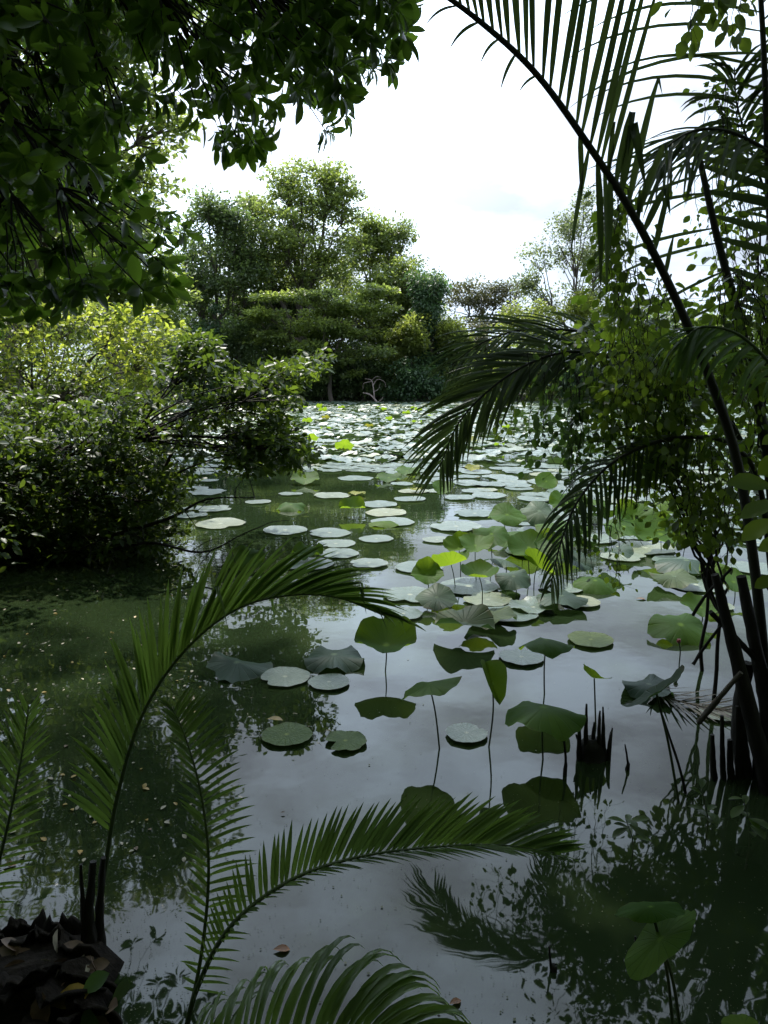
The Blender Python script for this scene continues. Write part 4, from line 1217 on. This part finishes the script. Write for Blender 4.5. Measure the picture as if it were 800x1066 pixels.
raised(620, 604, 620, 614, 44, 'dark green leaf mirrored in the water left of the bright gap', cup=-.35, rip=.08, kk=2, tilt=.2)
raised(585, 620, 586, 632, 52, 'low dull leaf in front of the trailing frond tip', mat='lotus_dark', cup=-.15, rip=.1, stalk=False)
raised(688, 556, 690, 574, 56, 'bright cupped leaf above the pale pad at the water gap', cup=.25, rip=.14, tilt=.4)
raised(715, 583, 716, 596, 60, 'dark drooping leaf right of the bright cupped one', mat='lotus_dark', cup=-.3, rip=.12, kk=3)
raised(742, 588, 742, 600, 46, 'yellow-edged leaf near the palm stems', cup=-.2, rip=.12)
raised(730, 632, 733, 645, 40, 'green leaf tucked behind the leaning palm stub', cup=.2, rip=.12, tilt=.3)
raised(699, 524, 699, 540, 32, 'round lit leaf right of the vine curtain', cup=-.2, rip=.05, tilt=.35)
raised(569, 501, 569, 509, 24, 'small bright leaf under the dangling dark vine', cup=.1, rip=.05, tilt=.7)
raised(461, 508, 464, 527, 24, 'small heart-like leaf on a stalk below the fanned frond', foldF=20, cup=.0, rip=.1, tilt=.5)
raised(367, 529, 367, 537, 28, 'bright boxy leaf in mid pond', foldF=30, yaw=pi / 2, cup=.1, rip=.1, tilt=.35)
raised(400, 543, 400, 547, 32, 'low green leaf right of the bright boxy one', cup=-.2, rip=.06)
raised(255, 580, 255, 590, 40, 'bright leaf by the edge of the leaning shrub', cup=-.1, rip=.14, tilt=.45)
raised(320, 576, 320, 583, 34, 'crumpled green leaf between mid pond pads', cup=.2, rip=.2, tilt=.2)
raised(405, 497, 405, 501, 28, 'flat lit leaf at the edge of the dense pad field', cup=.05, rip=.1, tilt=.2)
raised(424, 490, 424, 493, 26, 'lit leaf beside the fanned frond tip', cup=.05, rip=.1, tilt=.2)
raised(303, 525, 303, 531, 30, 'dark green leaf near the shrub twigs', cup=-.3, rip=.14, tilt=.2)
raised(318, 498, 318, 504, 30, 'light green leaf just off the shrub tip', cup=.1, rip=.1, tilt=.3)
raised(372, 512, 372, 516, 18, 'yellowed leaf lying on the pads in mid pond', mat='lotus_yellow', cup=-.1, stalk=False)
raised(433, 510, 433, 513, 12, 'tiny yellow leaf on the pads below the fanned frond', mat='lotus_yellow', cup=.2, stalk=False)
raised(488, 459, 488, 462, 18, 'bright yellow-green leaf right of the fanned frond tip', mat='lotus_yellow', cup=.2, tilt=.3, stalk=False)
raised(492, 487, 492, 491, 16, 'orange-yellow leaf in the dense field beside the vine', mat='lotus_yellow', cup=.1, tilt=.3, stalk=False)
raised(615, 520, 617, 545, 40, 'shadowed leaf behind the vine curtain', cup=-.2, rip=.1)
raised(650, 548, 650, 566, 44, 'green leaf below the vine curtain left of the bright cupped one', cup=-.1, rip=.16, tilt=.3)

for (px, py, by, w_, mt, kw, lb) in [
    (445, 598, 618, 34, 'lotus', dict(tilt=.35, foldF=15, cup=.1), 'short cupped leaf at the left rim of the clustered raised leaves'),
    (478, 571, 600, 34, 'lotus', dict(tilt=.45, cup=.25), 'bright cupped leaf in the second row of the raised cluster'),
    (512, 556, 585, 40, 'lotus', dict(cup=-.25, rip=.14), 'arched leaf at the back of the raised cluster'),
    (535, 600, 620, 38, 'lotus_dark', dict(cup=-.3, rip=.15), 'dark arched leaf between two light ones in the raised cluster'),
    (575, 572, 600, 44, 'lotus', dict(tilt=.3, cup=.15), 'leaf half hidden by the trailing frond tip'),
    (600, 584, 603, 40, 'lotus_dark', dict(cup=-.2, rip=.15), 'dull leaf just right of the trailing frond tip'),
    (528, 536, 555, 40, 'lotus', dict(cup=-.2, rip=.14), 'low spreading leaf beyond the raised cluster, left of the dangling vine'),
    (562, 532, 550, 44, 'lotus_dark', dict(cup=-.25, rip=.14), 'dark spreading leaf beyond the raised cluster, under the dangling vine'),
    (592, 524, 544, 40, 'lotus', dict(cup=.1, tilt=.3), 'leaf glimpsed through the dangling vine'),
    (640, 574, 590, 40, 'lotus_dark', dict(cup=-.2, rip=.12), 'dark leaf at the left shore of the bright water gap'),
    (660, 540, 560, 44, 'lotus', dict(tilt=.35, cup=.2), 'cupped leaf behind the pale pad of the water gap'),
    (712, 552, 572, 46, 'lotus', dict(cup=-.15, rip=.16), 'broad leaf between the vine sprays and the water gap'),
    (745, 560, 580, 44, 'lotus_dark', dict(cup=-.2, rip=.14), 'dark leaf deep behind the palm stems'),
    (764, 606, 622, 46, 'lotus', dict(tilt=.3, cup=.1), 'leaf peeping out between two palm stems'),
    (702, 600, 612, 50, 'lotus_dark', dict(cup=-.2, rip=.14, stalk=False), 'large dark leaf sagging onto the water right of the gap'),
    (512, 640, 650, 56, 'lotus_dark', dict(cup=-.16, rip=.16, stalk=False), 'ragged dark leaf sagging beside the curled two-lobed one'),
    (455, 622, 632, 44, 'lotus_dark', dict(cup=-.12, rip=.12, stalk=False), 'sagging grey leaf under the light green one of the cluster'),
]:
    raised(px, py, px + 2, by, w_, lb, mat=mt, yaw=px * .3, pit=float(rng.uniform(-.1, .45)), **dict(dict(rip=.17, kk=3, foldF=float(rng.uniform(5, 24))), **kw))
for k in range(40):
    y = rng.uniform(15, 48); px = rng.uniform(300, 790)
    x = (px - 400) / FPX * y
    b = np.array([x, y, 0])
    py = 533 - FPX * math.tan(math.atan2(-(H - .18), y) + PITCH)
    bb = 533 - FPX * math.tan(math.atan2(-H, y) + PITCH)
    raised(px, py, px, bb, rng.uniform(.28, .5) * FPX / y, 'small raised leaf dotted among the far floating pads', mat='lotus' if rng.uniform() < .93 else 'lotus_yellow', cup=rng.uniform(-.2, .3), rip=.15, tilt=rng.uniform(-.6, 0), group='raised leaves dotted over the far field')
# lower right pair
raised(688, 978, 716, 1085, 94, 'big elongated green leaf at the bottom right, lowest to its left end', tilt=-.3, tdir=pi / 2, rip=.05, cup=-.1, ell=.42, yaw=-.95, foldF=12, sr=.005)
raised(678, 944, 706, 1075, 66, 'slim flat-lying leaf behind the elongated one at the bottom right', rip=.05, cup=-.15, ell=.4, yaw=-1.45, sr=.005)
raised(775, 1068, 775, 1110, 36, 'leaf blade cut by the bottom edge at the right corner', tilt=-.2, rip=.05, cup=-.1, sr=.005)

# pink bud
b = W(707, 690)
bud = thing('lotus_bud', b, 'pink lotus flower bud beside the leaning palm stems', 'flower')
tp = P(707, 667, b[1])
mk('stalk', tube(spline([b + (0, 0, -.1), (b + tp) / 2 + (.01, 0, 0), tp], 10), .004, 6), M['stalk'], bud)
pos = np.tile(tp - (0, 0, .02), (9, 1)); th = np.arange(9) * 2.4
dd = np.stack([np.cos(th) * .45, np.sin(th) * .45, np.full(9, 1.)], -1)
mk_scatter('petals', [scatter(L_RND, pos, dd, np.stack([np.cos(th), np.sin(th), np.zeros(9)], -1), np.full(9, .034))], M['petal'], bud)

# ------------------------------------------------------------------ stumps, sticks and dead wood
GSP = 'dead spikes standing in the water'
sp_ = thing('spiky_stump', W(617, 785), 'black cluster of upright rotting palm spikes beside the umbrella-shaped leaf', 'stump', GSP)
for (x0, x1, t_, r_) in [(603, 604, 745, .012), (610, 611, 733, .014), (617, 619, 752, .013), (623, 625, 740, .013), (629, 628, 736, .013), (633, 638, 758, .012), (607, 600, 765, .012)]:
    q = spline([P(x0, 800, 3.3), P((x0 + x1) / 2, (785 + t_) / 2, 3.3 + rng.uniform(-.03, .03)), P(x1, t_, 3.3)], 10)
    mk('spike', tube(q, np.linspace(r_ * 1.2, r_ * .3, 10), 7, .2), M['husk'], sp_)
mk('base', tube(spline([P(616, 812, 3.32), P(617, 785, 3.32), P(617, 768, 3.32)], 8), np.array([.09, .088, .08, .075, .07, .06, .05, .03]) * .95, 12, .2), M['husk'], sp_)
for (x, y0, y1, D, lb) in [(586, 815, 758, 3.15, 'slim leaning spike left of the black spike cluster'), (651, 812, 775, 3.2, 'short blunt spike right of the black spike cluster'),
                           (572, 1050, 985, 2.0, 'thin forked dead twig near the bottom edge'), (662, 1080, 975, 2.05, 'dark stick at the bottom behind the big tilted leaf')]:
    b = W(x, y0 - 10) if False else P(x, y0, D); b[2] = 0
    q = spline([b + (0, 0, -.1), b + (.01, 0, .02), P(x + 3, (y0 + y1) / 2, b[1]), P(x, y1, b[1])], 12)
    o = mk('dead_spike', tube(q, np.linspace(.012, .003, 12), 7, .25), M['husk'], None, b)
    tag(o, lb, 'stick', GSP)
for (pp, r_, lb, mt) in [
    ([(728, 752, 3.1), (748, 728, 3.0), (772, 700, 2.95)], .014, 'cut stick slanting up from the water to the palm stems', 'bark'),
    ([(722, 640, 3.6), (735, 620, 3.5), (762, 592, 3.4)], .009, 'thin bent twig crossing between water and palm stub', 'bark_dark'),
    ([(722, 692, 3.4), (733, 675, 3.4), (752, 650, 3.3)], .009, 'dark twig behind the cupped round leaf', 'bark_dark'),
    ([(716, 835, 3.0), (708, 800, 3.0), (690, 745, 3.05)], .007, 'crooked dark twig in the reflections below the slanted leaf', 'bark_dark')]:
    q = spline([P(*a) for a in pp], 12)
    o = mk('dead_twig', tube(q, np.linspace(r_, r_ * .7, 12), 7, .15), M[mt], None, q[0])
    tag(o, lb, 'twig', 'dead twigs around the palm foot')
# sunken dead frond by the palm foot
dv = thing('dead_frond', W(700, 730), 'grey sunken dead frond floating left of the palm foot', 'dead frond')
c = spline([W(655, 712) + (0, 0, .01), W(690, 728) + (0, 0, .02), W(725, 738) + (0, 0, .02), W(765, 745) + (0, 0, .02)], 30)
T = nrm(np.gradient(c, axis=0))
mk('stem', tube(c, np.linspace(.006, .004, 30), 6), M['bark'], dv)
mk_scatter('leaflets', [leaflets(c, T, np.linspace(.05, 1, 26), (0, 1, .05), 50, 30, .28, .006, .03, .15), leaflets(c, T, np.linspace(.05, 1, 26), (0, -1, .05), 50, 30, .25, .006, .03, .15)], M['dead_grey'], dv)
# bleached dead branch on the far shore
db = P(390, 418, 59.0); db[2] = 0
dt = thing('dead_branch', db, 'bleached fallen branch with curling twigs on the far shore', 'branch')
wood = []
for pts, r_ in [([(396, 424), (390, 415), (384, 410), (378, 409)], .16), ([(390, 415), (389, 404), (387, 396), (380, 394)], .1), ([(388, 402), (393, 395), (400, 397), (402, 403)], .06), ([(387, 397), (379, 399), (378, 405)], .05),
                ([(389, 408), (394, 405), (396, 400)], .05), ([(393, 419), (398, 415), (400, 410)], .07), ([(387, 396), (392, 392), (397, 393)], .04)]:
    wood += tube(spline([P(a, b_, 59.0) for a, b_ in pts], 12), np.linspace(r_ * .6, r_ * .25, 12), 6, .1)
mk('wood', wood, M['deadwood'], dt)

# rotting palm stump with husks, bottom left
st = thing('palm_stump', P(55, 1015, 1.95) * np.array([1, 1, 0]), 'rotting black palm stump with peeling husks at the bottom left corner', 'stump')
c0 = ORG[st.name].copy(); c0[2] = 0
core = spline([c0 + (-.1, 0, -.25), c0 + (-.08, .0, .0), c0 + (-.08, .02, .1)], 10)
mk('core', tube(core, [.27, .27, .27, .27, .26, .25, .23, .2, .16, .1], 16, .12), M['wet_husk'], st)


def husk(px, py, D, w, h, lean, yaw, curl=.5):
    c = P(px, py, D)
    nu, nv_ = 9, 7
    V = []
    for i in range(nv_):
        v = i / (nv_ - 1)
        for j in range(nu):
            u = j / (nu - 1) * 2 - 1
            ww = w * (1 - .45 * v) * (1 + .12 * math.sin(5 * v + px))
            x = u * ww; y = curl * w * (u * u) - lean * v * v * h; z = v * h * (1 + .1 * math.sin(u * 6 + px)) * (1 if i < nv_ - 1 else 1 + .16 * rng.uniform(-1, 1))
            V.append((x * math.cos(yaw) - y * math.sin(yaw), x * math.sin(yaw) + y * math.cos(yaw), z))
    V = np.array(V); V2 = V + np.array([0, .012, 0])
    id_ = np.arange(nu * nv_).reshape(nv_, nu)
    F_ = np.stack([id_[:-1, :-1], id_[:-1, 1:], id_[1:, 1:], id_[1:, :-1]], -1).reshape(-1, 4)
    n_ = nu * nv_
    edge = list(id_[0]) + list(id_[1:, -1]) + list(id_[-1, ::-1][1:]) + list(id_[::-1, 0][1:-1])
    E = np.array([(edge[k], edge[(k + 1) % len(edge)], edge[(k + 1) % len(edge)] + n_, edge[k] + n_) for k in range(len(edge))])
    VV = np.vstack([V, V2]) + c
    return [(VV, np.vstack([F_[:, ::-1], F_ + n_, E]))]


for a in [(20, 1000, 2.0, .09, .1, .5, .3), (50, 1000, 2.02, .08, .11, .3, -.1), (78, 1010, 1.98, .09, .1, .4, -.5), (105, 1030, 1.92, .07, .12, .9, -.9), (35, 1040, 1.85, .1, .16, .8, .2), (80, 1045, 1.84, .09, .12, 1.1, -.3),
          (5, 1050, 1.8, .1, .12, .9, .5), (110, 1060, 1.8, .06, .1, 1.0, -1.0), (60, 1075, 1.75, .1, .1, 1.2, 0), (62, 985, 2.1, .07, .1, .2, .1), (28, 985, 2.12, .08, .08, .1, .4), (5, 990, 2.1, .08, .09, .2, .6)]:
    mk('husk', husk(*a), M['wet_husk'], st)


def dead_leaf(px, py, D, w, mat, label, dirx=(1, 0, .2), up=(0, -.5, .8), name='fallen_leaf', group='fallen leaves', z=None):
    p = P(px, py, D) if D else W(px, py) + (0, 0, .008)
    if z is not None: p[2] = z
    V_, fs = scatter(L_BIG, [p], [dirx], [up], [w], np.array([1.3]))
    o = mk_scatter(name, [(V_, fs)], M[mat], None, p)
    return tag(o, label, 'leaf', group)


dead_leaf(52, 1048, 1.78, .11, 'dead_yellow', 'yellow fallen leaf lying on the black stump', (.8, .1, .35), group='dead leaves on the stump')
dead_leaf(44, 1075, 1.72, .1, 'dead_brown', 'brown pointed leaf standing at the foot of the stump', (-.05, .1, 1), (0, -1, .2), group='dead leaves on the stump')
dead_leaf(-8, 1036, 1.8, .08, 'dead_orange', 'rusty orange leaf on the left side of the stump', (1, 0, -.1), group='dead leaves on the stump')
dead_leaf(84, 1035, 1.8, .09, 'palm', 'grey-green blade fallen across the stump', (.7, .1, .6), group='dead leaves on the stump')
dead_leaf(90, 1045, 1.76, .09, 'palm', 'dull green leaf hanging down the front of the stump', (.2, -.3, -.8), (0, -1, .4), group='dead leaves on the stump')
LB = ['left rim', 'front', 'right rim', 'top', 'foot']
for k in range(46):
    px = rng.uniform(0, 118); py = rng.uniform(985, 1062)
    dead_leaf(px, py, 1.98 - (py - 985) * .0028, rng.uniform(.04, .09), ['dead_brown', 'dead_brown', 'palm_dark', 'dead_pale'][rng.integers(4)], 'withered leaf scrap caught among the black husks of the stump',
              nrm(rng.normal(size=3)), nrm(rng.normal(size=3) * .6 + np.array([0, -.6, .8])), group='leaf scraps on the stump')
dead_leaf(284, 991, None, .055, 'dead_orange', 'orange-brown curled leaf floating above the glossy low frond', (1, .1, .1), (0, 0, 1))
dead_leaf(278, 754, None, .085, 'dead_yellow', 'tan yellow leaf resting on the pale green pad', (1, .1, .05), (0, 0, 1), z=.03)
dead_leaf(292, 848, None, .02, 'dead_brown', 'small brown leaf floating right of the ladder-like frond', (1, .1, .3), (0, 0, 1))
dead_leaf(662, 624, None, .1, 'dead_brown', 'dark brown leaf floating in the bright water gap', (1, -.05, .02), (0, 0, 1))
dead_leaf(468, 1048, None, .04, 'dead_orange', 'reddish leaf floating near the bottom edge', (1, .5, .1), (0, 0, 1))
dead_leaf(2, 903, None, .05, 'dead_orange', 'orange leaf floating behind the frond at the left edge', (1, .2, .1), (0, 0, 1))
tpl_l = None
for k in range(130):
    px = rng.uniform(0, 210); py = rng.uniform(615, 900)
    p = W(px, py)
    if tpl_l is None or k % 9 == 0:
        V_, fs = scatter(L_BIG, [np.zeros(3)], [(1, 0, .05)], [(0, 0, 1.)], [1.0], np.array([1.4]))
        tpl_l = {}
        for mm_ in ('dead_yellow', 'dead_brown', 'dead_pale'):
            o_ = mk_scatter('fallen_leaf', [(V_, fs)], M[mm_], None, (0, 0, 0)); tpl_l[mm_] = o_.data; bpy.data.objects.remove(o_)
    mt = ['dead_yellow', 'dead_brown', 'dead_pale', 'dead_pale'][rng.integers(4)]
    o = link('fallen_leaf', tpl_l[mt], (p[0], p[1], .006), (rng.normal(0, .1), rng.normal(0, .1), rng.uniform(0, 6.28)), rng.uniform(.012, .034))
    tag(o, 'tiny fallen leaf afloat on the shaded green water at the left', 'leaf', 'tiny leaves afloat on the left')
# floating specks
n = 6000
px = np.where(rng.uniform(0, 1, n) < .45, rng.normal(90, 90, n), rng.uniform(-20, 820, n)); py = 1080 - 500 * rng.uniform(0, 1, n) ** 1.3
pw = np.array([W(a, b_) for a, b_ in zip(px, py)]); pw[:, 2] = .004
th = rng.uniform(0, 6.28, n)
dd = np.stack([np.cos(th), np.sin(th), np.zeros(n)], -1)
o = mk_scatter('floating_debris', [scatter(L_FAR, pw, dd, np.tile([0, 0, 1.], (n, 1)), rng.uniform(.0015, .0055, n) * (1 + (rng.uniform(0, 1, n) > .96) * 1.5), rng.uniform(1, 2, n))], M['speck'], None, (0, 3, 0))
tag(o, 'pollen specks and crumbs drifting on the water', 'debris', None, 'stuff')

# ------------------------------------------------------------------ sky, sun, render settings
SUN_EL, SUN_AZ = rad(54), rad(-22)      # ahead of the viewer, a little to the left
wd = bpy.data.worlds.new('World'); scene.world = wd; wd.use_nodes = True
nt = wd.node_tree; nt.nodes.clear(); L = nt.links.new
out = nt.nodes.new('ShaderNodeOutputWorld')
sky = nt.nodes.new('ShaderNodeTexSky'); sky.sky_type = 'NISHITA'; sky.sun_disc = False
sky.sun_elevation = SUN_EL; sky.sun_rotation = SUN_AZ; sky.air_density = 1.0; sky.dust_density = 2.5
tc = N(nt, 'ShaderNodeTexCoord')
mp = N(nt, 'ShaderNodeMapping'); mp.inputs['Scale'].default_value = (1, 1, 2.2); L(tc.outputs['Generated'], mp.inputs[0])
c1 = N(nt, 'ShaderNodeTexNoise', Scale=2.6, Detail=7.0, Roughness=.52); L(mp.outputs[0], c1.inputs['Vector'])
c2 = N(nt, 'ShaderNodeTexNoise', Scale=5.0, Detail=8.0, Roughness=.5); mp2 = N(nt, 'ShaderNodeMapping'); mp2.inputs['Location'].default_value = (3.1, 1.7, .4); mp2.inputs['Scale'].default_value = (1, 1, 2.4)
L(tc.outputs['Generated'], mp2.inputs[0]); L(mp2.outputs[0], c2.inputs['Vector'])
cover = N(nt, 'ShaderNodeMapRange'); cover.inputs[1].default_value = .28; cover.inputs[2].default_value = .5; cover.inputs[3].default_value = .55; L(c1.outputs['Fac'], cover.inputs[0])
ccol = ramp(nt, [(.38, (4.9, 5.5, 6.6)), (.47, (6.6, 7.6, 9.0)), (.64, (9.6, 11.6, 14.0))]); L(c2.outputs['Fac'], ccol.inputs[0])
# clouds glow towards the veiled sun
sdir = N(nt, 'ShaderNodeVectorMath', operation='DOT_PRODUCT'); sdir.inputs[1].default_value = (math.sin(SUN_AZ) * math.cos(SUN_EL), math.cos(SUN_AZ) * math.cos(SUN_EL), math.sin(SUN_EL))
L(tc.outputs['Generated'], sdir.inputs[0])
glow = N(nt, 'ShaderNodeMapRange'); glow.inputs[1].default_value = .58; glow.inputs[2].default_value = .95; glow.inputs[3].default_value = 1.0; glow.inputs[4].default_value = 3.0
L(sdir.outputs['Value'], glow.inputs[0])
cg = N(nt, 'ShaderNodeVectorMath', operation='SCALE'); L(ccol.outputs[0], cg.inputs[0]); L(glow.outputs[0], cg.inputs['Scale'])
mx = N(nt, 'ShaderNodeMixRGB'); L(cover.outputs[0], mx.inputs[0]); L(sky.outputs[0], mx.inputs[1]); L(cg.outputs[0], mx.inputs[2])
bg = N(nt, 'ShaderNodeBackground', Strength=.09); L(mx.outputs[0], bg.inputs[0]); L(bg.outputs[0], out.inputs[0])

sl = bpy.data.lights.new('sun', 'SUN'); sl.energy = 5.0; sl.angle = rad(1.0); sl.color = (1, .95, .86)
so = bpy.data.objects.new('sun', sl); COL.objects.link(so)
dv_ = Vector((math.sin(SUN_AZ) * math.cos(SUN_EL), math.cos(SUN_AZ) * math.cos(SUN_EL), math.sin(SUN_EL)))
so.rotation_euler = dv_.to_track_quat('Z', 'Y').to_euler()
so.location = (0, 0, 30)

vs = scene.view_settings
vs.view_transform = 'Standard'; vs.look = 'None'; vs.exposure = 0.5; vs.gamma = 1
cy = scene.cycles
cy.max_bounces = 8; cy.diffuse_bounces = 5; cy.glossy_bounces = 3; cy.transmission_bounces = 4; cy.transparent_max_bounces = 8
cy.caustics_reflective = False; cy.caustics_refractive = False
cy.use_denoising = True
cy.sample_clamp_indirect = 6
